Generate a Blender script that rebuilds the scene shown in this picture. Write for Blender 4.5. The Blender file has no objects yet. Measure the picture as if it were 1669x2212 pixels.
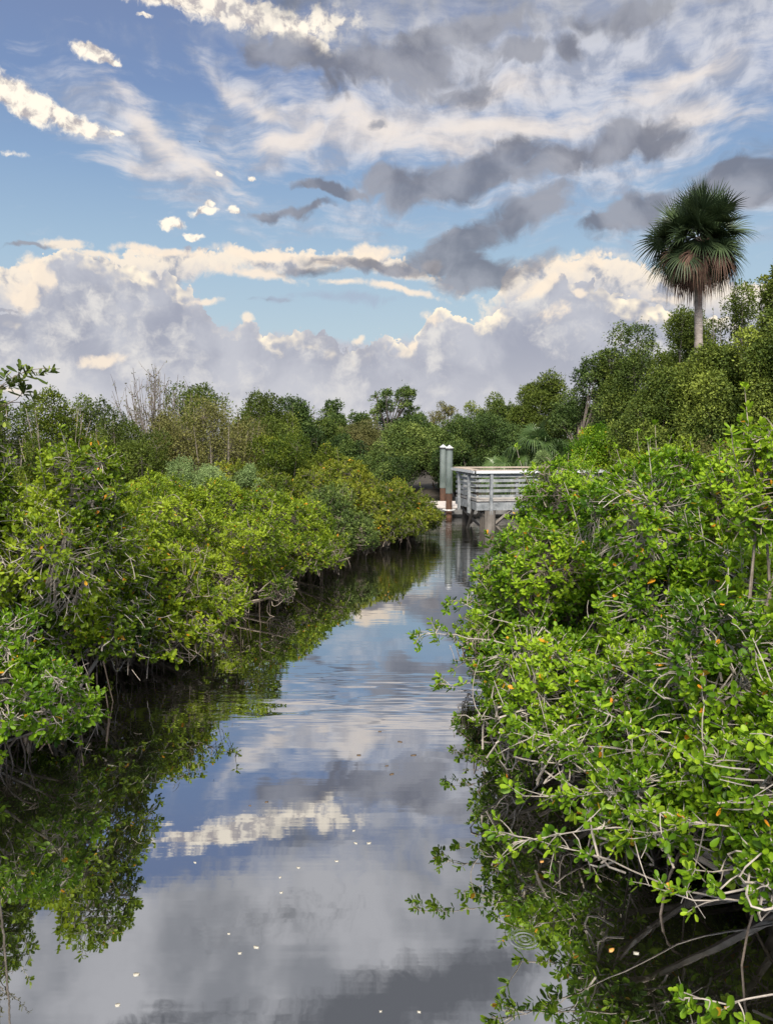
import bpy, math
import numpy as np

# ------------------------------------------------------------------ camera
C = bpy.context.scene
PITCH = math.radians(5.3)          # the camera looks slightly down from the walkway
CAMZ = 3.1
cam = bpy.data.cameras.new("camera")
cam.sensor_fit = 'HORIZONTAL'; cam.sensor_width = 36.0; cam.lens = 36.73
cam.clip_start = 0.05; cam.clip_end = 5000
camo = bpy.data.objects.new("camera", cam)
C.collection.objects.link(camo)
camo.location = (0, 0, CAMZ)
camo.rotation_euler = (math.pi / 2 - PITCH, 0, 0)
C.camera = camo
C.view_settings.view_transform = 'Standard'
C.view_settings.look = 'None'
C.view_settings.exposure = 0.7
C.view_settings.gamma = 1.0
C.cycles.max_bounces = 7
C.cycles.diffuse_bounces = 3
C.cycles.glossy_bounces = 3
C.cycles.transmission_bounces = 3
C.cycles.transparent_max_bounces = 8
C.cycles.caustics_reflective = False
C.cycles.caustics_refractive = False

SUN_EL, SUN_AZ = 50.0, -172.0       # degrees; azimuth from the view axis, minus = to the left

# ------------------------------------------------------------------ survey helpers (direction / distance of what the photo shows)
FPX = 1703.0
def ray(x, y):
    cx, cy = (x - 834.5) / FPX, (1106 - y) / FPX
    s, c = math.sin(PITCH), math.cos(PITCH)
    return np.array([cx, c + s * cy, -s + c * cy])
def azel(x, y):
    d = ray(x, y)
    return math.degrees(math.atan2(d[0], d[1])), abs(math.degrees(math.atan2(d[2], math.hypot(d[0], d[1]))))
def at(x, y, dist):
    d = ray(x, y)
    return d * (dist / d[1]) + np.array([0, 0, CAMZ])

# ------------------------------------------------------------------ sky
W = bpy.data.worlds.new("World"); C.world = W
W.use_nodes = True
T = W.node_tree; T.nodes.clear()
def nd(t, **k):
    n = T.nodes.new(t)
    for a, b in k.items(): setattr(n, a, b)
    return n
def lk(v, sock):
    if isinstance(v, bpy.types.NodeSocket): T.links.new(v, sock)
    else: sock.default_value = v
def mth(op, a, b=0.0, c=0.0, clamp=False):
    n = nd('ShaderNodeMath', operation=op, use_clamp=clamp)
    lk(a, n.inputs[0]); lk(b, n.inputs[1]); lk(c, n.inputs[2])
    return n.outputs[0]
def vm(op, a, b=(0, 0, 0), scale=None):
    n = nd('ShaderNodeVectorMath', operation=op)
    lk(a, n.inputs[0]); lk(b, n.inputs[1])
    if scale is not None: lk(scale, n.inputs['Scale'])
    return n.outputs['Value'] if op == 'LENGTH' else n.outputs[0]
def noise(v, scale, detail=4, rough=0.5, off=(0, 0, 0), dist=0.0, color=False):
    n = nd('ShaderNodeTexNoise', noise_dimensions='3D')
    lk(vm('ADD', v, off), n.inputs['Vector'])
    n.inputs['Scale'].default_value = scale; n.inputs['Detail'].default_value = detail
    n.inputs['Roughness'].default_value = rough; n.inputs['Distortion'].default_value = dist
    return n.outputs['Color'] if color else n.outputs[0]
def smooth(v, lo, hi, a=0.0, b=1.0):
    n = nd('ShaderNodeMapRange', interpolation_type='SMOOTHSTEP')
    lk(v, n.inputs[0]); lk(lo, n.inputs[1]); lk(hi, n.inputs[2]); lk(a, n.inputs[3]); lk(b, n.inputs[4])
    return n.outputs[0]
def mixc(f, a, b):
    n = nd('ShaderNodeMix', data_type='RGBA')
    lk(f, n.inputs[0]); lk(a, n.inputs[6]); lk(b, n.inputs[7])
    return n.outputs[2]
def col(r, g, b, k=10.0):          # sRGB 0..255 -> linear, times k (the background runs at strength 0.1)
    f = lambda v: (v / 255 / 12.92 if v / 255 <= .04045 else ((v / 255 + .055) / 1.055) ** 2.4) * k
    return (f(r), f(g), f(b), 1)
def blob(v, x, y, rx, ry, rot=0.0, amp=1.0):
    a, e = azel(x, y)
    k = 0.0336 * math.cos(math.radians(abs(e) * .55))
    m = nd('ShaderNodeMapping', vector_type='TEXTURE')
    lk(v, m.inputs['Vector'])
    m.inputs['Location'].default_value = (a, e, 0)
    m.inputs['Rotation'].default_value = (0, 0, math.radians(rot))
    m.inputs['Scale'].default_value = (rx * k / math.cos(math.radians(e)), ry * k, 1)
    return mth('MULTIPLY_ADD', vm('LENGTH', m.outputs[0]), -amp, amp * 1.6)
def blobs(v, lst):
    out = None
    for b in lst:
        o = blob(v, *b)
        out = o if out is None else mth('MAXIMUM', out, o)
    return mth('MAXIMUM', out, 0.0)

tc = nd('ShaderNodeTexCoord')
sx = nd('ShaderNodeSeparateXYZ'); T.links.new(tc.outputs['Generated'], sx.inputs[0])
AZ = mth('MULTIPLY', mth('ARCTAN2', sx.outputs[0], sx.outputs[1]), 57.29578)
EL = mth('MULTIPLY', mth('ARCSINE', sx.outputs[2]), 57.29578)
ELP = mth('ABSOLUTE', EL)
cb = nd('ShaderNodeCombineXYZ'); T.links.new(AZ, cb.inputs[0]); T.links.new(ELP, cb.inputs[1])
P = cb.outputs[0]
def warp(v, scale, amt, detail=3, off=(0, 0, 0)):
    sp = nd('ShaderNodeSeparateColor'); lk(noise(v, scale, detail, .55, off, color=True), sp.inputs[0])
    c = nd('ShaderNodeCombineXYZ')
    lk(mth('MULTIPLY_ADD', sp.outputs[0], amt * 1.3, -amt * .65), c.inputs[0])
    lk(mth('MULTIPLY_ADD', sp.outputs[1], amt, -amt * .5), c.inputs[1])
    return vm('ADD', v, c.outputs[0])
P1 = warp(P, .10, 4.5)             # broad billows
P2 = warp(P1, .55, 1.6, 5, (7, 3, 1))
PB = warp(P, .25, 1.2, 2, (2, 9, 4))
PS = warp(P, .35, 1.6, 6, (2, 9, 4))   # tight billows for the cumulus edges

# clear sky: Nishita, graded from a deep slate blue overhead to pale cyan low down
sky = nd('ShaderNodeTexSky', sky_type='NISHITA')
sky.sun_disc = False
sky.sun_elevation = math.radians(SUN_EL); sky.sun_rotation = math.radians(SUN_AZ)
sky.air_density = 1.0; sky.dust_density = 0.6; sky.ozone_density = 1.5
rmp = nd('ShaderNodeValToRGB')
lk(mth('DIVIDE', ELP, 45.0), rmp.inputs[0])
els = rmp.color_ramp.elements
els[0].position = 0.0; els[0].color = col(190, 204, 214, 1)
els[1].position = 1.0; els[1].color = col(104, 116, 146, 1)
for p, c in ((.17, (174, 194, 206)), (.28, (156, 182, 204)), (.40, (132, 160, 194)), (.50, (116, 140, 180)), (.60, (114, 132, 170))):
    e = els.new(p); e.color = col(*c, 1)
gm = nd('ShaderNodeMix', data_type='RGBA', blend_type='MULTIPLY')
lk(1.0, gm.inputs[0]); lk(rmp.outputs[0], gm.inputs[6]); lk((10, 10, 10, 1), gm.inputs[7])
grad = gm.outputs[2]
base = mixc(0.94, sky.outputs[0], grad)
cur = base

# fbm fields
F1 = noise(P1, .42, 7, .58, (3, 1, 0))
F2 = noise(P2, 1.3, 6, .6, (11, 4, 2))
FS = noise(vm('MULTIPLY', P1, (.35, 1.25, 1)), .8, 7, .6, (5, 5, 5))   # streaked
def over(cur, color, alpha):
    return mixc(alpha, cur, color)
def dens(b, f, amp, lo, hi):
    return smooth(mth('ADD', b, mth('MULTIPLY', mth('SUBTRACT', f, .5), amp)), lo, hi)

# thin high veil
veil = blobs(P1, [(1150, 130, 520, 170, 8, .9), (1400, 230, 330, 130, 18, .9), (880, 280, 360, 60, 0, 1.1), (560, 225, 140, 34, -38, .9),
                  (330, 330, 200, 70, -32, .85), (600, 330, 110, 34, 30, .8), (1580, 60, 240, 160, 20, .8), (1080, 275, 200, 40, 3, .9),
                  (760, 470, 300, 60, 5, .45), (1500, 480, 220, 90, 12, .6)])
va = dens(veil, FS, 2.2, .2, 1.25)
vcol = mixc(smooth(F1, .38, .6), col(156, 162, 178), col(206, 207, 214))
cur = over(cur, vcol, mth('MULTIPLY', va, .88))
wisp = blobs(P1, [(1010, 275, 300, 30, 2), (820, 285, 220, 38, -4), (620, 300, 130, 30, 18), (560, 235, 120, 18, -40, .8), (340, 300, 130, 34, -42),
                  (430, 370, 90, 20, -30, .8), (300, 350, 90, 40, -10, .6), (1450, 165, 150, 26, 14, .8), (1500, 235, 110, 34, -10, .8), (1080, 190, 160, 30, 8, .7)])
wa = dens(wisp, FS, 1.9, .3, 1.6)
cur = over(cur, col(230, 220, 212), mth('MULTIPLY', wa, .85))

# bright broken cumulus, upper left and small puffs
P3 = warp(P, .8, 1.0, 5, (1, 1, 8))
puf = blobs(P3, [(520, 28, 190, 30, -6), (640, 70, 90, 20, -25, .9), (390, 5, 160, 14, 0, .8), (700, 45, 90, 40, 0, .7),
                 (205, 112, 42, 16, -12), (235, 128, 24, 8, -10), (50, 215, 80, 32, -22), (150, 262, 82, 22, -14), (0, 195, 50, 26, 0),
                 (250, 287, 16, 7, 0), (372, 484, 30, 12, 0), (440, 456, 30, 9, 8), (452, 440, 14, 8, 0), (415, 509, 22, 8, 0), (500, 454, 14, 8, 0),
                 (545, 389, 13, 6, 0, .9), (470, 375, 13, 7, 0, .9), (250, 585, 10, 5, 0, .6), (315, 33, 16, 5, 0, .9), (20, 330, 60, 9, 0, .5)])
FP = noise(P3, 1.1, 6, .62, (4, 8, 2))
pa = dens(puf, FP, 1.3, .5, 1.0)
pcol = mixc(smooth(FP, .36, .56), col(176, 170, 172), col(250, 240, 224))
cur = over(cur, pcol, pa)

# cumulus bank along the horizon: silhouette as elevation over azimuth
def bank(pts, name, off, amp, soft, fscale=.9, lo=0.0):
    fc = nd('ShaderNodeFloatCurve')
    A0, A1, E1 = -60.0, 60.0, 40.0
    cv = fc.mapping.curves[0]
    pp = [(azel(x, y)) for x, y in pts]
    pp = [((a - A0) / (A1 - A0), e / E1) for a, e in pp]
    pp = [(0.0, pp[0][1])] + pp + [(1.0, pp[-1][1])]
    cv.points[0].location = pp[0]; cv.points[1].location = pp[-1]
    for q in pp[1:-1]: cv.points.new(*q)
    for q in cv.points: q.handle_type = 'VECTOR'
    fc.mapping.update()
    sp = nd('ShaderNodeSeparateXYZ'); lk(PS, sp.inputs[0])
    lk(mth('DIVIDE', mth('SUBTRACT', sp.outputs[0], A0), A1 - A0), fc.inputs['Value'])
    h = mth('SUBTRACT', mth('MULTIPLY', fc.outputs[0], E1), sp.outputs[1])        # degrees below the top
    bil = mth('ABSOLUTE', mth('MULTIPLY_ADD', noise(PB, fscale * 1.1, 4, .5, off), 2.0, -1.0))     # rounded cauliflower lobes
    f = mth('ADD', mth('MULTIPLY', noise(P, fscale * 2.2, 6, .6, off), .45), mth('MULTIPLY', bil, 1.25))
    d = mth('ADD', h, mth('MULTIPLY', mth('SUBTRACT', f, .62), amp))
    return d, f, smooth(d, 0.0, soft)
FB = noise(P1, .22, 5, .55, (9, 2, 6))
# far band of cream cloud
d0, f0, a0 = bank([(0, 560), (100, 545), (270, 540), (320, 528), (450, 526), (560, 522), (700, 530), (800, 528), (870, 548), (960, 600), (1060, 640),
                   (1085, 575), (1200, 540), (1330, 545), (1420, 570), (1669, 600)], 'far', (1, 2, 3), 1.2, .3)
under = blobs(P1, [(720, 668, 290, 58, -2, 1.3), (530, 632, 120, 26, -5, 1.0), (960, 740, 50, 60, 0, .5)])
gap = mth('SUBTRACT', 1.0, smooth(mth('ADD', under, mth('MULTIPLY', mth('SUBTRACT', F2, .5), .9)), .35, .8))
bc = mixc(smooth(d0, .4, 3.0), col(236, 224, 208), col(186, 188, 197))
bc = mixc(smooth(noise(PS, .6, 7, .6, (5, 0, 1)), .48, .66), bc, col(162, 166, 178))
cur = over(cur, bc, mth('MULTIPLY', a0, gap))
# low dim clouds in the gap
cur = over(cur, col(160, 170, 190), mth('MULTIPLY', dens(blobs(P1, [(740, 655, 180, 12, 0), (600, 660, 60, 12, 0)]), F2, 1.6, .7, 1.6), .6))
# left tower and near bank
d1, f1, a1 = bank([(0, 655), (28, 648), (52, 612), (76, 570), (108, 548), (132, 525), (156, 518), (180, 536), (230, 556), (300, 566), (380, 590), (430, 640), (465, 690),
                   (505, 705), (530, 664), (546, 680), (556, 712), (600, 714), (650, 694), (705, 708), (735, 745), (770, 748), (800, 722), (840, 706), (866, 722), (884, 748),
                   (912, 672), (945, 650), (990, 664), (1040, 684), (1075, 668), (1112, 632), (1160, 600), (1215, 578), (1255, 592), (1300, 618), (1400, 640), (1500, 670), (1669, 690)],
                  'near', (4, 7, 9), 1.5, .14, .75)
rim = mth('SUBTRACT', 1.0, smooth(mth('ADD', d1, mth('MULTIPLY', mth('SUBTRACT', FB, .5), 4.0)), .15, 1.3))
body = mixc(smooth(FB, .36, .64), col(154, 158, 173), col(184, 186, 195))
body = mixc(smooth(noise(PS, .30, 8, .62, (8, 8, 1)), .47, .66, 0.0, .95), body, col(216, 213, 210))
body = mixc(smooth(ELP, 0.0, 8.0, .8, 0.0), body, col(194, 194, 200))
rimmask = smooth(noise(P, .3, 3, .6, (3, 3, 3)), .44, .6, .05, 1.0)
body = mixc(mth('MULTIPLY', rim, rimmask), body, col(252, 238, 214))
cur = over(cur, body, a1)
# sunlit faces inside the bank
FL = noise(PS, 1.0, 7, .6, (3, 0, 5))
lit = blobs(PS, [(222, 776, 48, 13, 10), (50, 632, 34, 26, 40, 1.2), (85, 590, 20, 40, 40, 1.1), (150, 530, 40, 12, 0, 1.1), (210, 550, 40, 8, 0, 1.0), (1172, 618, 52, 16, 28, 1.1), (1250, 630, 16, 10, 0), (1195, 680, 40, 20, 10, .7), (530, 680, 14, 12, 30),
                 (440, 655, 30, 8, 12), (770, 738, 14, 9, 30), (932, 690, 16, 30, 60, .7), (880, 750, 30, 10, 30, .7), (20, 840, 70, 12, 0, .6), (1230, 570, 130, 22, 0, .7), (1430, 640, 60, 14, -10, .5)])
cur = over(cur, col(242, 226, 206), mth('MULTIPLY', mth('MULTIPLY', dens(lit, FL, 2.2, .3, 1.2), smooth(lit, .05, .45)), .85))

# cream caps of the middle band
caps = blobs(PS, [(560, 548, 110, 12, -4), (350, 542, 90, 10, 0), (800, 545, 70, 15, 0), (690, 556, 70, 12, 0, .8), (560, 592, 90, 14, -8, .9), (860, 628, 110, 9, -12, .9), (740, 606, 70, 9, -6, .8), (930, 575, 20, 16, 0, 1.0), (880, 600, 40, 10, 0, .7)])
cur = over(cur, col(243, 226, 206), mth('MULTIPLY', mth('MULTIPLY', dens(caps, FL, 1.6, .4, 1.2), smooth(caps, .05, .4)), .88))

# slate undersides of the nearer clouds
dark = blobs(P2, [(730, 400, 95, 12, -2), (850, 395, 60, 32, 0), (930, 400, 110, 36, 12), (1060, 355, 110, 34, 14), (1180, 345, 110, 26, 12), (1330, 300, 110, 30, 18), (1430, 290, 70, 24, 10, .8),
                  (1000, 520, 100, 34, 24), (1120, 460, 100, 34, 26), (960, 565, 80, 30, 10), (1040, 600, 90, 36, 8), (800, 588, 130, 20, -4, .9), (660, 592, 110, 14, 0, .7), (1130, 570, 60, 22, 0, .6),
                  (560, 475, 50, 14, 8, .8), (650, 455, 60, 12, 14, .8), (700, 570, 60, 14, 0, .6), (1300, 475, 60, 20, 10, .9), (1400, 440, 110, 34, 14, .95), (1580, 420, 130, 60, 0, .8), (1620, 370, 80, 50, 0, .6),
                  (640, 120, 110, 34, -18, .9), (860, 150, 160, 50, 6, .85), (1000, 60, 170, 30, 12, .8), (1245, 84, 40, 22, 0, 1.0), (1130, 105, 70, 18, 0, .8), (1000, 190, 110, 26, 0, .6), (700, 200, 80, 40, 0, .6),
                  (810, 275, 24, 9, 20, .8), (40, 545, 60, 7, 0, .7), (1350, 20, 200, 24, 0, .6), (590, 660, 50, 10, 0, .5)])
da = dens(dark, noise(P2, .5, 7, .56, (2, 2, 7)), 1.7, .28, .95)
dcol = mixc(smooth(noise(P1, .3, 5, .5, (1, 5, 9)), .36, .62), col(112, 115, 128), col(150, 152, 162))
cur = over(cur, dcol, mth('MULTIPLY', da, .88))

# grey ceiling above 28 degrees, known from its reflection in the creek
ceil_a = smooth(mth('ADD', ELP, mth('MULTIPLY', mth('SUBTRACT', F1, .5), 9.0)), 24.0, 31.0)
left_blue = mth('SUBTRACT', 1.0, dens(blobs(P1, [(150, -60, 330, 90, 0, 1.2), (640, 70, 60, 26, 0, 1.3), (660, 1700, 60, 26, 0, 1.2)]), F2, 1.0, .5, 1.1))
FC = noise(P, .13, 4, .5, (6, 6, 6))
ccol = mixc(smooth(FC, .36, .62), col(146, 149, 157), col(188, 189, 195))
ccol = mixc(dens(blobs(P1, [(640, 1820, 150, 40, 0, .8), (880, 2140, 330, 60, -14, 1.2), (300, 2250, 300, 40, 0, .8), (1100, 1880, 150, 60, 20, .8), (600, 2000, 200, 60, 0, .5)]), F2, 1.2, .35, 1.4), ccol, col(108, 111, 119))
bg = nd('ShaderNodeBackground'); bg.inputs['Strength'].default_value = 0.0707
lk(cur, bg.inputs['Color'])
# unseen sky on the sun side, behind the viewer, brightened to add soft fill
back_fill = smooth(sx.outputs[1], -.85, -.05, 3.4, 1.0)
lk(mth('MULTIPLY', back_fill, .0707), bg.inputs['Strength'])
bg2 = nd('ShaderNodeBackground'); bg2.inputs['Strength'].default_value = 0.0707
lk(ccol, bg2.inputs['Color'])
lk(mth('MULTIPLY', back_fill, .0707), bg2.inputs['Strength'])
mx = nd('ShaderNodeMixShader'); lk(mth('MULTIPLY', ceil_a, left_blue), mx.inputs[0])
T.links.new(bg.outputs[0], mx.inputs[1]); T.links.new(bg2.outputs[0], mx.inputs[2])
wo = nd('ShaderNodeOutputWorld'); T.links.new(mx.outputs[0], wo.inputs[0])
W.cycles.sampling_method = 'MANUAL'; W.cycles.sample_map_resolution = 512

# ------------------------------------------------------------------ sun, soft through broken cloud
sl = bpy.data.lights.new("sun", 'SUN'); sl.energy = 4.2; sl.angle = math.radians(20); sl.color = (1, .93, .82)
so = bpy.data.objects.new("sun", sl); C.collection.objects.link(so)
so.rotation_euler = (math.radians(90 - SUN_EL), 0, math.radians(-SUN_AZ) + math.pi)

# ------------------------------------------------------------------ materials
MATS = {}
def new_mat(name):
    m = bpy.data.materials.new(name); m.use_nodes = True
    t = m.node_tree; t.nodes.clear()
    out = t.nodes.new('ShaderNodeOutputMaterial')
    p = t.nodes.new('ShaderNodeBsdfPrincipled')
    t.links.new(p.outputs[0], out.inputs[0])
    MATS[name] = m
    return m, t, p, out
def lin(c): return tuple((v / 255 / 12.92 if v / 255 <= .04045 else ((v / 255 + .055) / 1.055) ** 2.4) for v in c) + (1,)
def leaf_mat(name, stops, rough=None, trans=.38, spec=.24):
    m, t, p, out = new_mat(name)
    a = t.nodes.new('ShaderNodeAttribute'); a.attribute_name = 'tone'
    r = t.nodes.new('ShaderNodeValToRGB'); t.links.new(a.outputs['Fac'], r.inputs[0])
    e = r.color_ramp.elements
    e[0].position = stops[0][0]; e[0].color = stops[0][1] + (1,)
    e[1].position = stops[-1][0]; e[1].color = stops[-1][1] + (1,)
    for q, c in stops[1:-1]:
        n = e.new(q); n.color = c + (1,)
    t.links.new(r.outputs[0], p.inputs['Base Color'])
    p.inputs['Roughness'].default_value = rough or (.46 if name in ('leaf_bright', 'leaf_mid') else .6); p.inputs['Specular IOR Level'].default_value = spec
    tr = t.nodes.new('ShaderNodeBsdfTranslucent'); t.links.new(r.outputs[0], tr.inputs[0])
    mx = t.nodes.new('ShaderNodeMixShader'); mx.inputs[0].default_value = trans
    t.links.new(p.outputs[0], mx.inputs[1]); t.links.new(tr.outputs[0], mx.inputs[2]); t.links.new(mx.outputs[0], out.inputs[0])
    return m
def rough_mat(name, c1, c2, scale=8, rough=.85, bump=.3, stretch=(1, 1, 1), detail=6, c3=None, pos3=.68):
    m, t, p, out = new_mat(name)
    tc = t.nodes.new('ShaderNodeTexCoord'); mp = t.nodes.new('ShaderNodeMapping')
    mp.inputs['Scale'].default_value = stretch; t.links.new(tc.outputs['Object'], mp.inputs[0])
    n = t.nodes.new('ShaderNodeTexNoise'); n.inputs['Scale'].default_value = scale; n.inputs['Detail'].default_value = detail; n.inputs['Roughness'].default_value = .65
    t.links.new(mp.outputs[0], n.inputs['Vector'])
    r = t.nodes.new('ShaderNodeValToRGB'); t.links.new(n.outputs[0], r.inputs[0])
    e = r.color_ramp.elements; e[0].position = .32; e[1].position = .68
    e[0].color = c1 + (1,); e[1].color = c2 + (1,)
    if c3:
        e[1].position = .56; q = e.new(pos3); q.color = c3 + (1,)
    t.links.new(r.outputs[0], p.inputs['Base Color']); p.inputs['Roughness'].default_value = rough
    if bump:
        b = t.nodes.new('ShaderNodeBump'); b.inputs['Strength'].default_value = bump; b.inputs['Distance'].default_value = .02
        t.links.new(n.outputs[0], b.inputs['Height']); t.links.new(b.outputs[0], p.inputs['Normal'])
    return m
OR1, OR2 = (.72, .27, .02), (.60, .40, .03)
leaf_mat('leaf_bright', [(0, (0.0167, 0.0510, 0.0027)), (.35, (0.0609, 0.1422, 0.0060)), (.65, (0.1588, 0.2836, 0.0113)), (.88, (0.3175, 0.4533, 0.0246)), (.93, (0.2822, 0.4332, 0.0266)), (.945, OR2), (1, OR1)])
leaf_mat('leaf_mid', [(0, (0.0195, 0.0459, 0.0033)), (.35, (0.0706, 0.1240, 0.0060)), (.65, (0.1699, 0.2480, 0.0113)), (.88, (0.3139, 0.3986, 0.0226)), (.93, (0.2823, 0.3729, 0.0266)), (.945, OR2), (1, OR1)])
leaf_mat('leaf_olive', [(0, (0.0202, 0.0369, 0.0060)), (.4, (0.0699, 0.1089, 0.0090)), (.7, (0.1564, 0.1935, 0.0170)), (.92, (0.2751, 0.2961, 0.0260)), (.945, OR2), (1, OR1)])
leaf_mat('leaf_dark', [(0, (0.016, 0.035, 0.008)), (.5, (0.057, 0.095, 0.018)), (.9, (0.151, 0.198, 0.040)), (1, (0.224, 0.270, 0.054))], trans=.18)
leaf_mat('leaf_deep', [(0, (0.0199, 0.0389, 0.0072)), (.5, (0.0640, 0.0983, 0.0136)), (.9, (0.1775, 0.2182, 0.0312)), (1, (0.2562, 0.3100, 0.0448))], trans=.18)
leaf_mat('leaf_moss', [(0, (0.0336, 0.0515, 0.0080)), (.5, (0.0935, 0.1292, 0.0168)), (.9, (0.1974, 0.2436, 0.0336)), (1, (0.2835, 0.3045, 0.0448))])
leaf_mat('leaf_brown', [(0, (0.072, 0.070, 0.021)), (.5, (0.143, 0.138, 0.040)), (.9, (0.215, 0.219, 0.059)), (1, (0.286, 0.250, 0.082))])
leaf_mat('leaf_tan', [(0, (.09, .10, .03)), (.5, (.16, .155, .05)), (1, (.24, .21, .08))])
leaf_mat('leaf_grey', [(0, (0.108, 0.160, 0.054)), (.5, (0.207, 0.286, 0.099)), (1, (0.324, 0.420, 0.162))], rough=.7)
leaf_mat('leaf_blueish', [(0, (0.030, 0.068, 0.033)), (.5, (0.075, 0.128, 0.060)), (1, (0.150, 0.225, 0.105))])
leaf_mat('palm_green', [(0, (0.017, 0.030, 0.013)), (.5, (0.036, 0.057, 0.023)), (1, (0.077, 0.108, 0.039))], rough=.5, trans=.1)
leaf_mat('palm_dead', [(0, (0.050, 0.028, 0.020)), (.5, (0.116, 0.067, 0.047)), (1, (0.198, 0.119, 0.081))], rough=.8, trans=.15)
leaf_mat('palmetto_green', [(0, (0.021, 0.047, 0.012)), (.5, (0.056, 0.098, 0.026)), (1, (0.120, 0.170, 0.056))], rough=.32, trans=.15)
rough_mat('twig', (.11, .085, .065), (.30, .25, .20), 14, .8, .3)
rough_mat('twig_pale', (.20, .17, .14), (.42, .37, .32), 14, .8, .3)
rough_mat('bark', (.07, .055, .045), (.20, .165, .14), 5, .9, .6, (1, 1, .3))
rough_mat('palm_bark', (.16, .13, .11), (.34, .29, .25), 5, .9, .8, (1, 1, 4))
rough_mat('root', (.05, .036, .028), (.17, .13, .10), 10, .6, .4)
rough_mat('mud', (.018, .014, .010), (.05, .04, .028), 1.2, .8, .8)
rough_mat('wood_grey', (.11, .12, .125), (.25, .26, .265), 5, .8, .35, (1, 1, 1), c3=(.36, .365, .36))
rough_mat('wood_pale', (.24, .22, .20), (.42, .39, .36), 4, .75, .2)
rough_mat('wood_cap', (.28, .22, .17), (.44, .37, .30), 4, .7, .2)
rough_mat('wood_dark', (.035, .030, .026), (.13, .11, .09), 4, .85, .5, (1, 1, .3))
rough_mat('wood_brace', (.07, .06, .05), (.20, .175, .15), 4, .85, .4, (1, 1, .4))
rough_mat('pile_wrap', (.06, .08, .07), (.15, .175, .16), 2.5, .55, .15, (1, 1, .4), c3=(.19, .21, .20))
rough_mat('pile_rust', (.05, .025, .015), (.15, .070, .038), 4, .8, .4, (1, 1, .4))
rough_mat('white_paint', (.50, .51, .52), (.66, .67, .68), 6, .5, .05)
rough_mat('white_plastic', (.38, .38, .37), (.58, .58, .57), 6, .4, .05)
rough_mat('black_rubber', (.012, .012, .012), (.03, .03, .03), 6, .6, .1)
rough_mat('concrete_pale', (.40, .35, .32), (.58, .53, .49), 3, .85, .2)
rough_mat('dock_side', (.10, .10, .10), (.24, .23, .22), 3, .7, .2)
rough_mat('litter_pale', (.22, .20, .16), (.50, .47, .40), 20, .6, .1)
rough_mat('litter_brown', (.05, .035, .02), (.14, .09, .05), 20, .7, .1)
rough_mat('litter_orange', (.45, .20, .04), (.70, .38, .12), 20, .5, .1)
rough_mat('feather_dark', (.012, .012, .014), (.03, .03, .035), 10, .7, 0)

# water: dark tannin creek, mirror-calm with long low ripples near the dock and mid-channel
m, t, p, out = new_mat('creek_water')
p.inputs['Base Color'].default_value = (.0075, .0075, .005, 1)
p.inputs['Roughness'].default_value = .012
p.inputs['IOR'].default_value = 10.0
geo = t.nodes.new('ShaderNodeNewGeometry')
def tn(kind, **k):
    n = t.nodes.new(kind)
    for a, b in k.items(): setattr(n, a, b)
    return n
def tl(a, b):
    if isinstance(a, bpy.types.NodeSocket): t.links.new(a, b)
    else: b.default_value = a
def tm(op, a, b=0.0, c=0.0):
    n = tn('ShaderNodeMath', operation=op); tl(a, n.inputs[0]); tl(b, n.inputs[1]); tl(c, n.inputs[2]); return n.outputs[0]
def tnoise(scale, stretch, detail=2, rot=0):
    mp = tn('ShaderNodeMapping'); tl(geo.outputs['Position'], mp.inputs[0]); mp.inputs['Scale'].default_value = stretch; mp.inputs['Rotation'].default_value = (0, 0, rot)
    n = tn('ShaderNodeTexNoise'); tl(mp.outputs[0], n.inputs['Vector']); n.inputs['Scale'].default_value = scale; n.inputs['Detail'].default_value = detail
    return n.outputs[0]
def tsm(v, lo, hi, a=0.0, b=1.0):
    n = tn('ShaderNodeMapRange', interpolation_type='SMOOTHSTEP'); tl(v, n.inputs[0])
    for i, q in zip((1, 2, 3, 4), (lo, hi, a, b)): n.inputs[i].default_value = q
    return n.outputs[0]
sp = tn('ShaderNodeSeparateXYZ'); tl(geo.outputs['Position'], sp.inputs[0])
yy = sp.outputs[1]
long_r = tnoise(1.0, (.55, 7.0, 1), 2, .06)
mid = tm('MULTIPLY', tm('MULTIPLY', tsm(yy, 7.9, 8.9), tsm(yy, 9.2, 11.0, 1.0, 0.0)), tsm(tnoise(1.0, (.9, 2.0, 1), 2, .5), .38, .62))
fard = tsm(yy, 15.0, 22.0)
mask = tm('ADD', tm('MULTIPLY', mid, .7), tm('ADD', tm('MULTIPLY', fard, .9), .03))
h1 = tm('MULTIPLY', tm('MULTIPLY', long_r, mask), .010)
soft = tm('MULTIPLY', tnoise(1.0, (1.3, 2.2, 1), 2, .3), .0010)
h = tm('ADD', h1, soft)
# concentric rings where something broke the surface
rc = at(1133, 2030, 1.0); kk = CAMZ / (CAMZ - rc[2]); RX, RY = rc[0] * kk, rc[1] * kk
dx = tm('SUBTRACT', sp.outputs[0], RX); dy = tm('SUBTRACT', yy, RY)
rr = tm('SQRT', tm('ADD', tm('MULTIPLY', dx, dx), tm('MULTIPLY', dy, dy)))
ring = tm('MULTIPLY', tm('MULTIPLY', tm('SINE', tm('MULTIPLY', rr, 190.0)), tsm(rr, .02, .12, 1.0, 0.0)), .0006)
h = tm('ADD', h, ring)
bp = tn('ShaderNodeBump'); bp.inputs['Strength'].default_value = 1.0; bp.inputs['Distance'].default_value = 1.0
tl(h, bp.inputs['Height']); tl(bp.outputs[0], p.inputs['Normal'])

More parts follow.
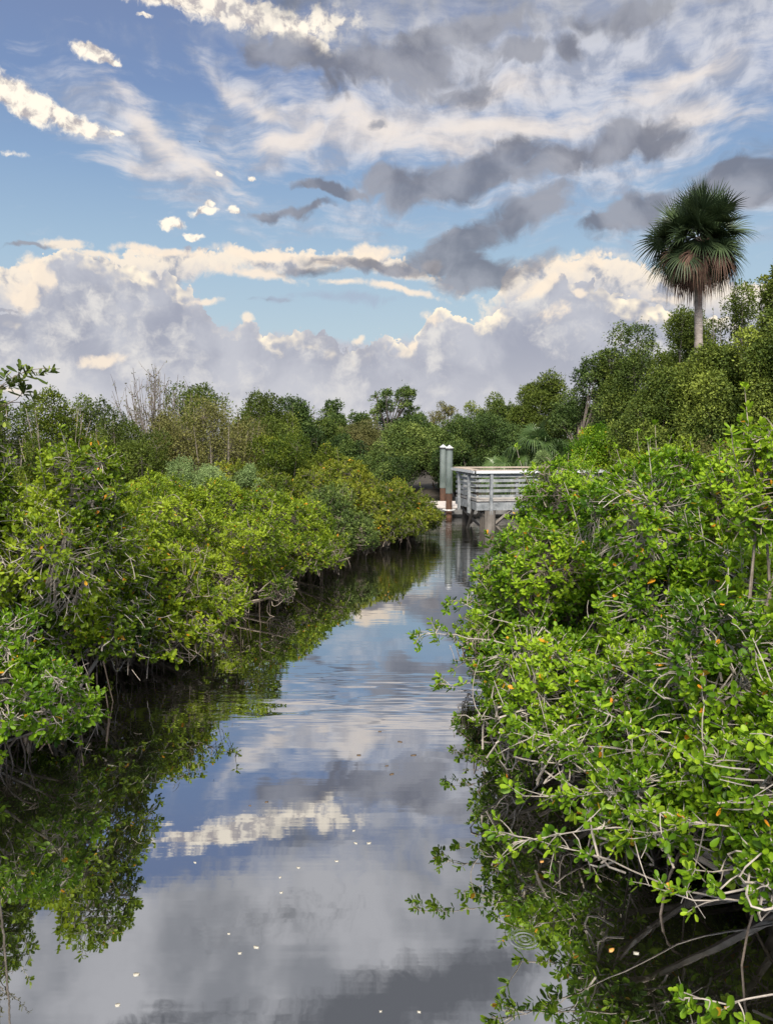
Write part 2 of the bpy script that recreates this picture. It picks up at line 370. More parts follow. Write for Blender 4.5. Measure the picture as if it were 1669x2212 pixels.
# ------------------------------------------------------------------ mesh helpers
def tag(o, label=None, cat=None, group=None, kind=None):
    if label: o['label'] = label
    if cat: o['category'] = cat
    if group: o['group'] = group
    if kind: o['kind'] = kind
    return o
def empty(name, loc, label, cat, group=None, rz=0.0):
    o = bpy.data.objects.new(name, None); C.collection.objects.link(o)
    o.location = loc; o.rotation_euler = (0, 0, rz); o.empty_display_size = .2
    return tag(o, label, cat, group)
def mesh_obj(name, V, Q, mat, parent=None, tone=None, smooth=False, T3=None):
    me = bpy.data.meshes.new(name)
    V = np.asarray(V, np.float32).reshape(-1, 3); Q = np.asarray(Q, np.int32).reshape(-1, 4)
    nt = 0 if T3 is None else len(T3)
    me.vertices.add(len(V)); me.vertices.foreach_set('co', V.ravel())
    loops = Q.ravel() if nt == 0 else np.concatenate([Q.ravel(), np.asarray(T3, np.int32).ravel()])
    me.loops.add(len(loops)); me.loops.foreach_set('vertex_index', loops)
    starts = np.arange(len(Q)) * 4
    if nt: starts = np.concatenate([starts, len(Q) * 4 + np.arange(nt) * 3])
    me.polygons.add(len(Q) + nt); me.polygons.foreach_set('loop_start', starts.astype(np.int32))
    if tone is not None:
        a = me.attributes.new('tone', 'FLOAT', 'POINT'); a.data.foreach_set('value', np.asarray(tone, np.float32))
    me.update(calc_edges=True)
    me.polygons.foreach_set('use_smooth', np.full(len(me.polygons), bool(smooth)))
    me.materials.append(MATS[mat])
    o = bpy.data.objects.new(name, me); C.collection.objects.link(o)
    if parent is not None: o.parent = parent
    return o
def nrm(v): return v / np.maximum(np.linalg.norm(v, axis=-1, keepdims=True), 1e-9)
def perp(t):
    a = np.where(np.abs(t[..., 2:3]) < .9, np.array([0, 0, 1.0]), np.array([1.0, 0, 0]))
    u = nrm(np.cross(t, a)); return u, np.cross(t, u)
def tubes(paths, r0, r1, sides=4):
    """paths (N,K,3), radii (N,) at start and end -> verts, quads"""
    paths = np.asarray(paths, float); N, K, _ = paths.shape
    tg = nrm(np.gradient(paths, axis=1)); u, v = perp(tg)
    f = np.linspace(0, 1, K)[None, :]
    r = np.asarray(r0).reshape(-1, 1) * (1 - f) + np.asarray(r1).reshape(-1, 1) * f
    r = np.broadcast_to(r, (N, K))
    an = np.arange(sides) * 2 * math.pi / sides
    V = paths[:, :, None] + r[..., None, None] * (u[:, :, None] * np.cos(an)[:, None] + v[:, :, None] * np.sin(an)[:, None])
    idx = np.arange(N * K * sides).reshape(N, K, sides)
    a, b = idx[:, :-1], idx[:, 1:]
    Q = np.stack([a, np.roll(a, -1, 2), np.roll(b, -1, 2), b], -1)
    return V.reshape(-1, 3), Q.reshape(-1, 4)
def curve_paths(A, B, K, mid):
    """quadratic paths from A to B through (A+B)/2+mid, with a little kink"""
    A, B, mid = np.asarray(A, float), np.asarray(B, float), np.asarray(mid, float)
    t = np.linspace(0, 1, K)[None, :, None]
    M = (A + B) / 2 + mid
    return (1 - t) ** 2 * A[:, None] + 2 * t * (1 - t) * M[:, None] + t ** 2 * B[:, None]
class Geo:
    def __init__(s): s.V, s.Q, s.T, s.n = [], [], [], 0
    def add(s, V, Q, tone=None):
        s.V.append(V); s.Q.append(np.asarray(Q) + s.n); s.n += len(V)
        s.T.append(np.zeros(len(V)) if tone is None else np.broadcast_to(tone, (len(V),)))
    def box(s, c, h, R=None):
        c, h = np.array(c, float), np.array(h, float)
        V = np.array([[x, y, z] for z in (-1, 1) for y in (-1, 1) for x in (-1, 1)], float) * h
        if R is not None: V = V @ np.array(R).T
        s.add(V + c, [[0, 2, 3, 1], [4, 5, 7, 6], [0, 1, 5, 4], [1, 3, 7, 5], [3, 2, 6, 7], [2, 0, 4, 6]])
    def build(s, name, mat, parent=None, tone=False, smooth=False, off=(0, 0, 0)):
        V = np.concatenate(s.V) - np.array(off)
        return mesh_obj(name, V, np.concatenate(s.Q), mat, parent, np.concatenate(s.T) if tone else None, smooth)

# leaf templates: +Y along the leaf, Z the upper face
def leaf_tpl(lod):
    if lod == 0:
        ys = [.07, .38, .74, .95]; ws = [.06, .21, .26, .13]
        m = [(0, 0, 0), (0, .38, -.03), (0, .76, -.03), (0, 1, .03)]
        L = [(-w, y, .055) for y, w in zip(ys, ws)]; Rr = [(w, y, .055) for y, w in zip(ys, ws)]
        V = np.array(m + L + Rr)
        Q = [(0, 1, 5, 4), (1, 2, 6, 5), (2, 3, 7, 6), (1, 0, 8, 9), (2, 1, 9, 10), (3, 2, 10, 11)]
    elif lod == 1:
        V = np.array([(0, 0, 0), (.19, .35, .06), (.20, .80, .06), (0, 1, 0), (-.20, .80, .06), (-.19, .35, .06)])
        Q = [(0, 3, 2, 1)[::-1], (0, 5, 4, 3)[::-1]]
    else:
        V = np.array([(0, 0, 0), (.27, .5, .04), (0, 1, 0), (-.27, .5, .04)]); Q = [(0, 1, 2, 3)]
    return V, np.array(Q)
TPL = {k: leaf_tpl(k) for k in (0, 1, 2)}
def place_leaves(G, pos, L, Nn, size, tone, lod, wid=1.0):
    """one leaf per row: base pos, direction L, face normal Nn, length size, tone"""
    V, Q = TPL[lod]
    L = nrm(L); Nn = nrm(Nn - (Nn * L).sum(-1, keepdims=True) * L); X = np.cross(L, Nn)
    W_ = (V[None, :, 0, None] * wid) * X[:, None] + V[None, :, 1, None] * L[:, None] + V[None, :, 2, None] * Nn[:, None]
    P_ = pos[:, None] + W_ * size[:, None, None]
    n, k = len(pos), len(V)
    QQ = Q[None] + (np.arange(n) * k)[:, None, None]
    G.add(P_.reshape(-1, 3), QQ.reshape(-1, 4), np.repeat(tone, k))
def rosettes(G, tips, axes, rng, leaf, nl, lod, tone, orange=.009, spread=(28, 82), wid=1.0, stemlen=.6):
    """whorls of leaves round every twig tip"""
    n = len(tips)
    tot = n * nl
    I = np.repeat(np.arange(n), nl); j = np.tile(np.arange(nl), n)
    ax = nrm(axes)[I]; u, v = perp(ax)
    az = j * 2.39996 + rng.uniform(0, 6.28, n)[I] + rng.normal(0, .35, tot)
    f = (j + .5) / nl
    th = np.radians(spread[0] + (spread[1] - spread[0]) * f) + rng.normal(0, .22, tot)
    side = u * np.cos(az)[:, None] + v * np.sin(az)[:, None]
    L = ax * np.cos(th)[:, None] + side * np.sin(th)[:, None]
    Nn = ax * np.sin(th)[:, None] - side * np.cos(th)[:, None] + rng.normal(0, .28, (tot, 3))
    size = leaf * rng.uniform(.55, 1.2, tot) * (.72 + .4 * f) * rng.uniform(.8, 1.15, n)[I]
    pos = tips[I] - ax * (f * leaf * stemlen * 1.6)[:, None] + side * leaf * .05
    tn_ = tone[I] + rng.normal(0, .13, tot) + (.5 - f) * .12
    tn_ = np.clip(tn_, 0, .90)
    k = rng.random(tot) < orange
    tn_[k] = rng.uniform(.95, 1.0, k.sum())
    place_leaves(G, pos, L, Nn, size, tn_, lod, wid)

def lobe_cloud(rng, c, R, n_lobes, fr=(.34, .5), zlo=-.35):
    """sub-lobes scattered through an ellipsoid, to give an uneven outline"""
    d = nrm(rng.normal(0, 1, (n_lobes * 6, 3))); d = d[d[:, 2] > zlo][:n_lobes]
    rr = rng.uniform(.35, .78, (len(d), 1))
    cen = np.array(c) + d * rr * np.array(R)
    rad = rng.uniform(fr[0], fr[1], len(d))[:, None] * (np.array(R) * .5 + np.mean(R) * .5)
    return cen, rad
def sample_tips(rng, cen, rad, n, zmin, deep=.75, keep=None):
    """tips near the surface of the union of lobes"""
    out, ax, wh = [], [], []
    area = (rad ** 2).sum(1); pr = area / area.sum()
    m = int(n * 2.6)
    k = rng.choice(len(cen), m, p=pr)
    d = nrm(rng.normal(0, 1, (m, 3)) + np.array([0, 0, .25]))
    r = 1 - np.abs(rng.normal(0, .16, m)) + .10 * rng.random(m)
    p = cen[k] + d * rad[k] * r[:, None]
    p = p + d * (field(p, 3.2, 8) * .07 + field(p, 8.0, 9) * .04)[:, None]
    ok = p[:, 2] > zmin + rng.exponential(.12, m)
    for i in range(len(cen)):
        q = np.linalg.norm((p - cen[i]) / rad[i], axis=1)
        ok &= ~((q < deep) & (k != i))
    if keep is not None: ok &= keep(p)
    p, d, k = p[ok][:n], d[ok][:n], k[ok][:n]
    return p, nrm(d * .75 + np.array([0, 0, .55]) + rng.normal(0, .22, d.shape)), k

def field(p, s, seed):
    """cheap smooth 3-D noise, about -1..1"""
    r = np.random.default_rng(seed); o = np.zeros(len(p))
    for a in range(5):
        w = r.normal(0, 1, 3) * s * (1 + .5 * a); o += np.sin(p @ w + r.uniform(0, 6.28)) / 2.2
    return o

def mangrove(base, R, zc, n, leaf, lod, mat, label, seed, bright=.55, group=None, nl=8, lobes=9, zmin=.35, twigs=.5, roots=10, name='mangrove_shrub', extra=None,
             cat='shrub', orange=.009, sprigs=0, spray=None, stem_mat='twig', keep=None, fr=(.34, .5), bare=0):
    """a many-stemmed shrub: stems, branches, twigs, whorled leaves, arched prop roots. base (x,y), R (rx,ry,rz), zc centre height"""
    rng = np.random.default_rng(seed)
    base = np.array([base[0], base[1], 0.0])
    root = empty(name, base, label, cat, group)
    if zmin < 1.2:                                   # a mound, widest low down
        top = zc + 1.15 * R[2]; zc = max(.62, .36 * top); R = (R[0], R[1], (top - zc) / 1.15)
        n = int(n * 1.3); lobes = int(lobes * 1.9); fr = (.24, .42)
    cen, rad = lobe_cloud(rng, (0, 0, zc), R, lobes, fr, zlo=-.6)
    if zmin < 1.2:
        cur_top = (cen[:, 2] + rad[:, 2]).max()
        cen[:, 2] = zc + (cen[:, 2] - zc) * np.where(cen[:, 2] > zc, (top * .97 - rad[:, 2].mean() - zc) / max(.05, cur_top - rad[:, 2].mean() - zc), 1)
    if zmin <= .46 and R[0] > 1.1:                    # low skirt of foliage trailing just above the water
        ka = np.arange(14) * 2 * math.pi / 14 + rng.normal(0, .12, 14)
        rs = rng.uniform(.22, .36, 14)
        ec = np.stack([np.cos(ka) * (R[0] * .98 - rs * .4), np.sin(ka) * (R[1] * .98 - rs * .4), rng.uniform(.36, .75, 14)], 1)
        cen = np.concatenate([cen, ec]); rad = np.concatenate([rad, np.repeat(rs[:, None], 3, 1)]); n = int(n * 1.12)
    if extra is not None:
        ec = np.array([e[:3] for e in extra], float) - base; er = np.array([e[3:6] if len(e) > 5 else [e[3]] * 3 for e in extra], float)
        cen = np.concatenate([cen, ec]); rad = np.concatenate([rad, er])
    kp = None if keep is None else (lambda q: keep(q + base))
    tips, ax, k = sample_tips(rng, cen, rad, n, zmin, keep=kp)
    # long leader shoots breaking the outline
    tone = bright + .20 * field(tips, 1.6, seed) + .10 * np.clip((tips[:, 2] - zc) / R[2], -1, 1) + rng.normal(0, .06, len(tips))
    G = Geo()
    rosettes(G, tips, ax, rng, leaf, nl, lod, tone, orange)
    W_ = Geo()
    K = len(cen)
    st = np.stack([rng.normal(0, .22 * R[0] * .5, K), rng.normal(0, .22 * R[1] * .5, K), np.full(K, -.15)], 1)
    hub = cen + np.array([0, 0, -1]) * rad[:, 2:3] * .25
    pth = curve_paths(st, hub, 7, np.stack([rng.normal(0, .15, K), rng.normal(0, .15, K), -.12 * np.abs(hub[:, 2]) - .05], 1) * 1.0 + (st - hub) * np.array([.25, .25, 0]))
    sc = max(.45, min(1.3, R[2]))
    W_.add(*tubes(pth, .030 * sc, .014 * sc, 6))
    M2 = 20
    sec = cen[:, None] + nrm(rng.normal(0, 1, (K, M2, 3)) + 1.1 * nrm(cen - np.array([0, 0, .3]))[:, None]) * rad[:, None] * rng.uniform(.35, .85, (K, M2, 1))
    A = np.repeat(hub, M2, 0); B = sec.reshape(-1, 3)
    W_.add(*tubes(curve_paths(A + rng.normal(0, .12, A.shape) * sc, B, 6, rng.normal(0, .16, (len(A), 3)) * sc), .007 * sc, .0035 * sc, 4))
    nt = int(len(tips) * twigs)
    if nt:
        sel = rng.permutation(len(tips))[:nt]; tp = tips[sel]; kk_ = k[sel]
        cand = sec[kk_]; dd = np.linalg.norm(cand - tp[:, None], axis=2)
        near = cand[np.arange(nt), dd.argmin(1)]
        ln_ = np.linalg.norm(near - tp, axis=1, keepdims=True); near = tp + (near - tp) * np.minimum(1, .26 / np.maximum(ln_, 1e-6)) + rng.normal(0, .03, tp.shape)
        W_.add(*tubes(curve_paths(near, tp, 4, rng.normal(0, .05, (nt, 3))), .0055, .0028, 3))
    if bare:
        b_t, b_a, b_k = sample_tips(rng, cen, rad, bare, max(.15, zmin - .2))
        out_ = nrm(b_t - np.array([0, 0, .4])) ; side_ = nrm(np.cross(out_, rng.normal(0, 1, out_.shape)))
        ln = rng.uniform(.2, .75, len(b_t))[:, None]
        A_ = b_t - (out_ * .10 + side_ * .5) * ln; B_ = b_t + (side_ * .5 + out_ * .16) * ln
        W_.add(*tubes(curve_paths(A_, B_, 6, rng.normal(0, .06, A_.shape)), .0052, .0025, 4))
        f3 = curve_paths(B_ - side_ * .25 * ln, B_ + nrm(rng.normal(0, 1, B_.shape)) * .16, 4, rng.normal(0, .02, B_.shape)); W_.add(*tubes(f3, .004, .0025, 3))
    if sprigs:
        s_t, s_a, s_k = sample_tips(rng, cen, rad * 1.02, sprigs, max(zmin, .4))
        ln = rng.uniform(.18, .45, len(s_t))
        end = s_t + nrm(s_a * .6 + np.array([0, 0, .5])) * ln[:, None]
        pp = curve_paths(s_t - s_a * .2, end, 5, rng.normal(0, .03, (len(s_t), 3)))
        W_.add(*tubes(pp, .006, .003, 3))
        for q, fq in ((4, 1.0), (3, .8), (2, .65)):
            rosettes(G, pp[:, q], nrm(pp[:, q] - pp[:, q - 1]), rng, leaf, 5 if q < 4 else nl, lod, np.full(len(s_t), bright + .12), orange, (35, 70))
    if spray:
        # single reaching branches: list of (start xyz, end xyz, leafy length fraction, sag)
        for (a, b, frac, sag) in spray:
            a, b = np.array(a, float) - base, np.array(b, float) - base
            pp = curve_paths([a], [b], 12, [(0, 0, sag)])[0]
            wv = np.cumsum(rng.normal(0, .022, (12, 3)), 0); wv -= np.linspace(0, 1, 12)[:, None] * wv[-1]; pp = pp + wv
            W_.add(*tubes(pp[None], .0075, .003, 5))
            n1 = max(6, int(np.linalg.norm(b - a) * frac * 20))
            fr_ = 1 - frac * rng.random(n1) ** 1.2; fr_[0] = 1
            ii = np.clip(fr_ * 11, 0, 10.999); lo = ii.astype(int)
            o_ = pp[lo] + (pp[lo + 1] - pp[lo]) * (ii - lo)[:, None]
            dr = nrm(pp[lo + 1] - pp[lo])
            off = nrm(rng.normal(0, 1, (n1, 3)) * np.array([1, 1, .7]) + dr * .9) * rng.uniform(.04, .24, (n1, 1)); off[0] = dr[0] * .03
            en = o_ + off
            W_.add(*tubes(curve_paths(o_, en, 4, rng.normal(0, .02, (n1, 3))), .0045, .0025, 3))
            rosettes(G, en, nrm(off + np.array([0, 0, .12]) + dr * .1), rng, leaf, nl, lod, bright + rng.normal(.05, .12, n1), orange)
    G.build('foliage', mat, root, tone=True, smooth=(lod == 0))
    W_.build('stems', stem_mat, root)
    if roots:
        roots = int(roots * 1.7)
        Rt = Geo()
        a0 = rng.uniform(0, 6.28, roots)
        s0 = np.stack([rng.normal(0, .25 * R[0], roots), rng.normal(0, .25 * R[1], roots), rng.uniform(.35, .75, roots)], 1)
        e0 = s0 + np.stack([np.cos(a0) * .30, np.sin(a0) * .30, -s0[:, 2] - .3], 1)
        Rt.add(*tubes(curve_paths(s0, e0, 7, np.stack([np.cos(a0) * .22, np.sin(a0) * .22, np.full(roots, .14)], 1)), .011, .008, 5))
        nd_ = roots if base[1] > 8 else roots // 3
        s1 = np.stack([rng.uniform(-.8, .8, nd_) * R[0], rng.uniform(-.8, .8, nd_) * R[1], rng.uniform(.3, .6, nd_)], 1)
        e1 = s1 + np.stack([rng.normal(0, .08, nd_), rng.normal(0, .08, nd_), -s1[:, 2] - .3], 1)
        Rt.add(*tubes(curve_paths(s1, e1, 4, rng.normal(0, .03, (nd_, 3))), .008, .006, 4))
        Rt.build('prop_roots', 'root', root)
    return root

def tree(base, h, rx, mat, label, seed, cat='tree', name='tree', ry=None, clumps=22, n=9000, leaf=.14, zlo=.25, bright=.5, gaps=.0, trunk=.16, limbs=3, group=None,
         flat=.8, clump_r=(.22, .36), lod=2, bark='bark', spiky=0, sparse=False, zb=0.0, twig_n=200):
    """single trunk or several stems, limbs to every leaf clump, many small leaves"""
    rng = np.random.default_rng(seed)
    ry = ry or rx
    root = empty(name, (base[0], base[1], zb), label, cat, group)
    zc = h * (zlo + 1) / 2; rz = h * (1 - zlo) / 2
    d = nrm(rng.normal(0, 1, (clumps, 3))); rr = rng.uniform(.3, .80, (clumps, 1)) ** .7
    d[:, 2] = np.clip(d[:, 2] + .1, -.95, 1)
    cen = np.array([0, 0, zc]) + d * rr * np.array([rx, ry, rz])
    rad = rng.uniform(clump_r[0], clump_r[1], (clumps, 1)) * np.array([rx, ry, (rx + rz) / 2 * flat])
    # keep the top where the photo has it
    top = (cen[:, 2] + rad[:, 2]).max(); cen[:, 2] += (h - top) * np.clip((cen[:, 2] - h * zlo) / (h * (1 - zlo)), 0, 1)
    area = (rad ** 2).sum(1); k = rng.choice(clumps, n, p=area / area.sum())
    dd = nrm(rng.normal(0, 1, (n, 3)) + np.array([0, 0, .3]))
    r = (rng.uniform(.35, 1.08, n) if sparse else 1 - np.abs(rng.normal(0, .22, n)) + .08)
    p = cen[k] + dd * rad[k] * r[:, None]
    p = p + dd * ((field(p, 4.0 / max(rx, 1), seed + 5) * .06 + field(p, 11.0 / max(rx, 1), seed + 6) * .05 + rng.exponential(.03, n)) * rx)[:, None]
    keepm = p[:, 2] > .05
    if gaps: keepm &= field(p, 5.5 / rx, seed + 9) > (gaps * 2 - 1.2)
    p, dd, k = p[keepm], dd[keepm], k[keepm]
    n2 = len(p)
    L = nrm(dd * .6 + rng.normal(0, .7, (n2, 3)) + np.array([0, 0, .1])); Nn = nrm(dd + rng.normal(0, .6, (n2, 3)) + np.array([0, 0, .4]))
    tone = np.clip(bright + .13 * rng.normal(0, 1, clumps)[k] + .12 * field(p, 1.2, seed + 2) + rng.normal(0, .12, n2), 0, .98)
    G = Geo(); place_leaves(G, p, L, Nn, leaf * rng.uniform(.6, 1.3, n2), tone, lod)
    W_ = Geo()
    if spiky:
        a = rng.uniform(0, 6.28, spiky); q = np.sqrt(rng.random(spiky)) * .85
        s0 = np.stack([np.cos(a) * q * rx, np.sin(a) * q * ry, np.full(spiky, zc)], 1)
        zt = zc + rz * np.sqrt(1 - q ** 2) * rng.uniform(.7, 1.12, spiky)
        e0 = s0 + np.stack([np.cos(a) * q * .3, np.sin(a) * q * .3, zt - zc], 1)
        pp = curve_paths(s0, e0, 9, rng.normal(0, .05, (spiky, 3)))
        W_.add(*tubes(pp, .02, .006, 3))
        m_ = 26
        fr_ = rng.uniform(.35, 1, (spiky, m_)) * 7.99; lo = fr_.astype(int); ar = np.arange(spiky)[:, None]
        pt = (pp[ar, lo] * (1 - (fr_ - lo))[..., None] + pp[ar, lo + 1] * (fr_ - lo)[..., None]).reshape(-1, 3) + rng.normal(0, .05, (spiky * m_, 3))
        place_leaves(G, pt, rng.normal(0, .6, pt.shape) + np.array([0, 0, .8]), rng.normal(0, 1, pt.shape), leaf * rng.uniform(.6, 1.1, len(pt)), np.clip(bright + rng.normal(0, .15, len(pt)), 0, .98), lod)
    G.build('crown', mat, root, tone=True)
    st = np.stack([rng.normal(0, trunk * .9, limbs), rng.normal(0, trunk * .9, limbs), np.full(limbs, -.3)], 1)
    fork = np.stack([rng.normal(0, rx * .22, limbs), rng.normal(0, ry * .22, limbs), h * zlo + rng.uniform(.0, .25, limbs) * h * (1 - zlo)], 1)
    W_.add(*tubes(curve_paths(st, fork, 7, rng.normal(0, .08, (limbs, 3))), trunk, trunk * .62, 8))
    near = np.linalg.norm(cen[:, None] - fork[None], axis=2).argmin(1)
    W_.add(*tubes(curve_paths(fork[near], cen, 6, rng.normal(0, .06 * rx, (clumps, 3)) + np.array([0, 0, -.04 * h])), trunk * .42, trunk * .12, 5))
    tw = rng.integers(0, clumps, twig_n); te = cen[tw] + nrm(rng.normal(0, 1, (twig_n, 3)) + np.array([0, 0, .5])) * rad[tw] * rng.uniform(.6, 1.05, (twig_n, 1))
    W_.add(*tubes(curve_paths(cen[tw], te, 4, rng.normal(0, .04 * rx, (twig_n, 3))), trunk * .12, trunk * .03, 3))
    W_.build('trunk', bark, root)
    return root

def fan_frond(G, S, base, dirv, pet, R, nseg, rng, droop, tone, mat_w=.035, closed=0.0):
    """petiole plus a palmate fan of narrow pleated segments with drooping tips"""
    d = nrm(np.array(dirv, float)); side = nrm(np.cross(d, [0, 0, 1.0]) + 1e-6); up = np.cross(side, d)
    ro = rng.normal(0, math.radians(48)); side = side * math.cos(ro) + up * math.sin(ro); up = np.cross(side, d)
    end = base + d * pet + np.array([0, 0, -droop * pet * .25])
    S.add(*tubes(curve_paths([base], [end], 5, [(0, 0, .06 * pet)]), .016, .009, 4))
    d2 = nrm(end - base + np.array([0, 0, -droop * .35 * pet]))
    up2 = np.cross(side, d2)
    a = np.linspace(-1, 1, nseg) * math.radians(122 * (1 - closed)) + rng.normal(0, .02, nseg)
    ln = R * (1 - .28 * np.abs(a / math.radians(122)) ** 2) * rng.uniform(.88, 1.08, nseg)
    K = 6; t = np.linspace(0, 1, K)
    dirs = d2[None] * np.cos(a)[:, None] + side[None] * np.sin(a)[:, None] + up2[None] * (.10 + .22 * np.abs(np.sin(a)))[:, None]
    dirs = nrm(dirs)
    pth = end + dirs[:, None] * (ln[:, None] * t[None])[..., None]
    g = (t ** 2.2)[None, :] * ln[:, None] * droop * rng.uniform(.75, 1.25, (nseg, 1))
    pth[..., 2] -= g
    pull = 1 - .35 * droop * t ** 2
    pth[..., :2] = end[:2] + (pth[..., :2] - end[:2]) * pull[None, :, None]
    wdir = nrm(np.cross(dirs, up2[None]) + 1e-6)
    w = mat_w * np.array([.25, .9, 1.0, .75, .4, .06])
    Lf = pth - wdir[:, None] * w[None, :, None]; Rt = pth + wdir[:, None] * w[None, :, None]
    V = np.stack([Lf, Rt], 2).reshape(-1, 3)
    idx = np.arange(nseg * K * 2).reshape(nseg, K, 2)
    Q = np.stack([idx[:, :-1, 0], idx[:, :-1, 1], idx[:, 1:, 1], idx[:, 1:, 0]], -1).reshape(-1, 4)
    G.add(V, Q, np.repeat(np.clip(tone + rng.normal(0, .15, nseg), 0, 1), K * 2))

# ------------------------------------------------------------------ ground and water
LY = [-80, 3, 5, 7, 10, 15, 20, 24, 26, 29, 34, 39, 41.5, 43]
LX = [-3.4, -3.4, -3.5, -3.7, -4.0, -3.1, -1.9, -.2, .7, .2, -3, -5, 0, 3.2]
RX_ = [3.2, 3.0, 2.9, 2.5, 2.7, 3.4, 4.4, 5.4, 5.8, 7.5, 9, 8.5, 5.5, 3.3]
def axis(lo, hi, step, far):
    a = list(np.arange(lo, hi + 1e-6, step)); s = step
    while a[-1] < far: s *= 1.35; a.append(a[-1] + s)
    s = step
    while a[0] > -far: s *= 1.35; a.insert(0, a[0] - s)
    return np.array(a)
gx, gy = axis(-14, 16, .3, 2500), axis(-4, 46, .3, 2500)
X, Y = np.meshgrid(gx, gy)
xl, xr = np.interp(Y, LY, LX), np.interp(Y, LY, RX_)
dist = np.minimum(X - xl, xr - X); dist = np.where(Y > 43, -6, dist)
wob = .5 * np.sin(X * 1.3 + Y * .7) + .5 * np.sin(Y * 1.9 - X * .5)
dist = dist + .18 * wob
z = np.where(dist > 0, -np.clip(dist * .6, 0, .9), np.clip(-dist * .25, 0, .22)) + .02 * np.sin(X * 5) * np.cos(Y * 4.3) * (np.hypot(X, Y) < 80)
z = z + np.where(dist < -3, np.clip((-dist - 3) * .03, 0, .5), 0)
ny, nx = X.shape
idx = np.arange(nx * ny).reshape(ny, nx)
g = mesh_obj('ground', np.stack([X, Y, z], -1), np.stack([idx[:-1, :-1], idx[:-1, 1:], idx[1:, 1:], idx[1:, :-1]], -1), 'mud', smooth=True)
tag(g, 'dark muddy banks under the mangroves', kind='structure')
g = mesh_obj('water', [(-16, -80, 0), (18, -80, 0), (18, 45, 0), (-16, 45, 0)], [(0, 1, 2, 3)], 'creek_water')
tag(g, 'still dark creek mirroring the clouds', kind='structure')

# ------------------------------------------------------------------ viewing platform (its local x runs along the front rail)
A_ = math.atan2(2.70, -.44) - math.pi / 2          # turn of the deck
plat = empty('viewing_platform', (3.02, 26.0, 0), 'grey timber viewing deck with slatted railing standing over the creek', 'deck', rz=A_)
DW, DD = 4.6, 2.75                                  # length, depth
ZD, ZR = 1.02, 2.06                                 # deck top, rail top
def part(geo, name, mat, parent=plat): return geo.build(name, mat, parent)
G = Geo()
for i in range(19): G.box((DW / 2, .075 + i * .145, ZD - .02), (DW / 2, .069, .02))
part(G, 'deck_boards', 'wood_pale')
G = Geo(); G.box((DW / 2, -.045, ZD - .15), (DW / 2 + .06, .022, .125)); part(G, 'edge_board', 'wood_grey')
G = Geo(); G.box((-.045, DD / 2, ZD - .15), (.022, DD / 2, .125)); part(G, 'edge_board', 'wood_grey')
G = Geo(); G.box((DW / 2, DD + .045, ZD - .15), (DW / 2, .022, .125)); part(G, 'edge_board', 'wood_grey')
G = Geo(); G.box((DW / 2 - .05, .03, ZD + .045), (DW / 2 + .0, .07, .022)); part(G, 'toe_board', 'wood_pale')
G = Geo(); G.box((.03, DD / 2 + .1, ZD + .045), (.07, DD / 2 - .1, .022)); part(G, 'toe_board', 'wood_pale')
for c, h in (((DW / 2 - .06, -.03, ZR), (DW / 2 + .06, .15, .025)), ((-.03, DD / 2 + .0, ZR - .002), (.15, DD / 2 - .15, .025)), ((DW / 2 - .06, DD + .03, ZR), (DW / 2 + .06, .15, .025))):
    G = Geo(); G.box(c, h); part(G, 'rail_cap', 'wood_cap')
for c, h in (((DW / 2 - .06, -.185, ZR - .045), (DW / 2 + .06, .012, .045)), ((-.185, DD / 2 - .0, ZR - .045), (.012, DD / 2 + .15, .045))):
    G = Geo(); G.box(c, h); part(G, 'rail_fascia', 'white_paint')
for px, py, bot in [(.42, -.115, ZD - .42), (2.16, -.115, ZD - .42), (3.95, -.115, ZD - .42), (-.115, .72, ZD - .42), (-.115, 2.05, ZD - .42)]:
    G = Geo(); G.box((px, py, (ZR - .03 + bot) / 2), (.048, .048, (ZR - .03 - bot) / 2)); part(G, 'railing_post', 'wood_grey')
for px in (.3, 2.3, 4.3):
    G = Geo(); G.box((px, DD + .115, (ZR + .6) / 2), (.045, .045, (ZR - .65) / 2)); part(G, 'railing_post', 'wood_grey')
for k in range(5):
    zz = ZR - .15 - k * .175
    G = Geo(); G.box((DW / 2, -.045, zz), (DW / 2, .018, .042)); part(G, 'railing_board', 'wood_grey')
    G = Geo(); G.box((-.045, DD / 2, zz), (.018, DD / 2 - .03, .042)); part(G, 'railing_board', 'wood_grey')
    G = Geo(); G.box((DW / 2, DD + .045, zz), (DW / 2, .018, .042)); part(G, 'railing_board', 'wood_grey')
for px in (.25, 2.4, 4.35):
    for py in (.2, 2.5):
        G = Geo(); G.add(*tubes(np.array([[(px, py, -.9), (px, py, 0), (px, py, ZD - .28)]], float), .13, .12, 12)); part(G, 'support_pile', 'wood_dark')
    G = Geo(); G.box((px, DD / 2, ZD - .2), (.05, DD / 2, .10)); part(G, 'cross_beam', 'wood_dark')
def brace(a, b, r=.06, mat='wood_brace'):
    a, b = np.array(a, float), np.array(b, float)
    G = Geo(); G.add(*tubes(np.stack([a, (a + b) / 2, b])[None], r, r, 4)); part(G, 'brace', mat)
brace((.10, -.02, ZD - .3), (.40, 2.3, .1)); brace((.0, 2.5, ZD - .28), (.30, .2, .02))
brace((.05, .1, ZD - .28), (1.0, .05, -.15)); brace((1.15, .0, ZD - .28), (.2, .08, -.1))
brace((2.4, 0, ZD - .3), (1.2, .1, -.1)); brace((-.02, .5, ZD - .3), (.0, 1.5, -.2))
G = Geo(); G.add(*tubes(np.array([[(.42, .02, -.9), (.42, .02, .2), (.42, .02, ZD - .28)]], float), .20, .19, 10)); part(G, 'support_pile', 'wood_brace')

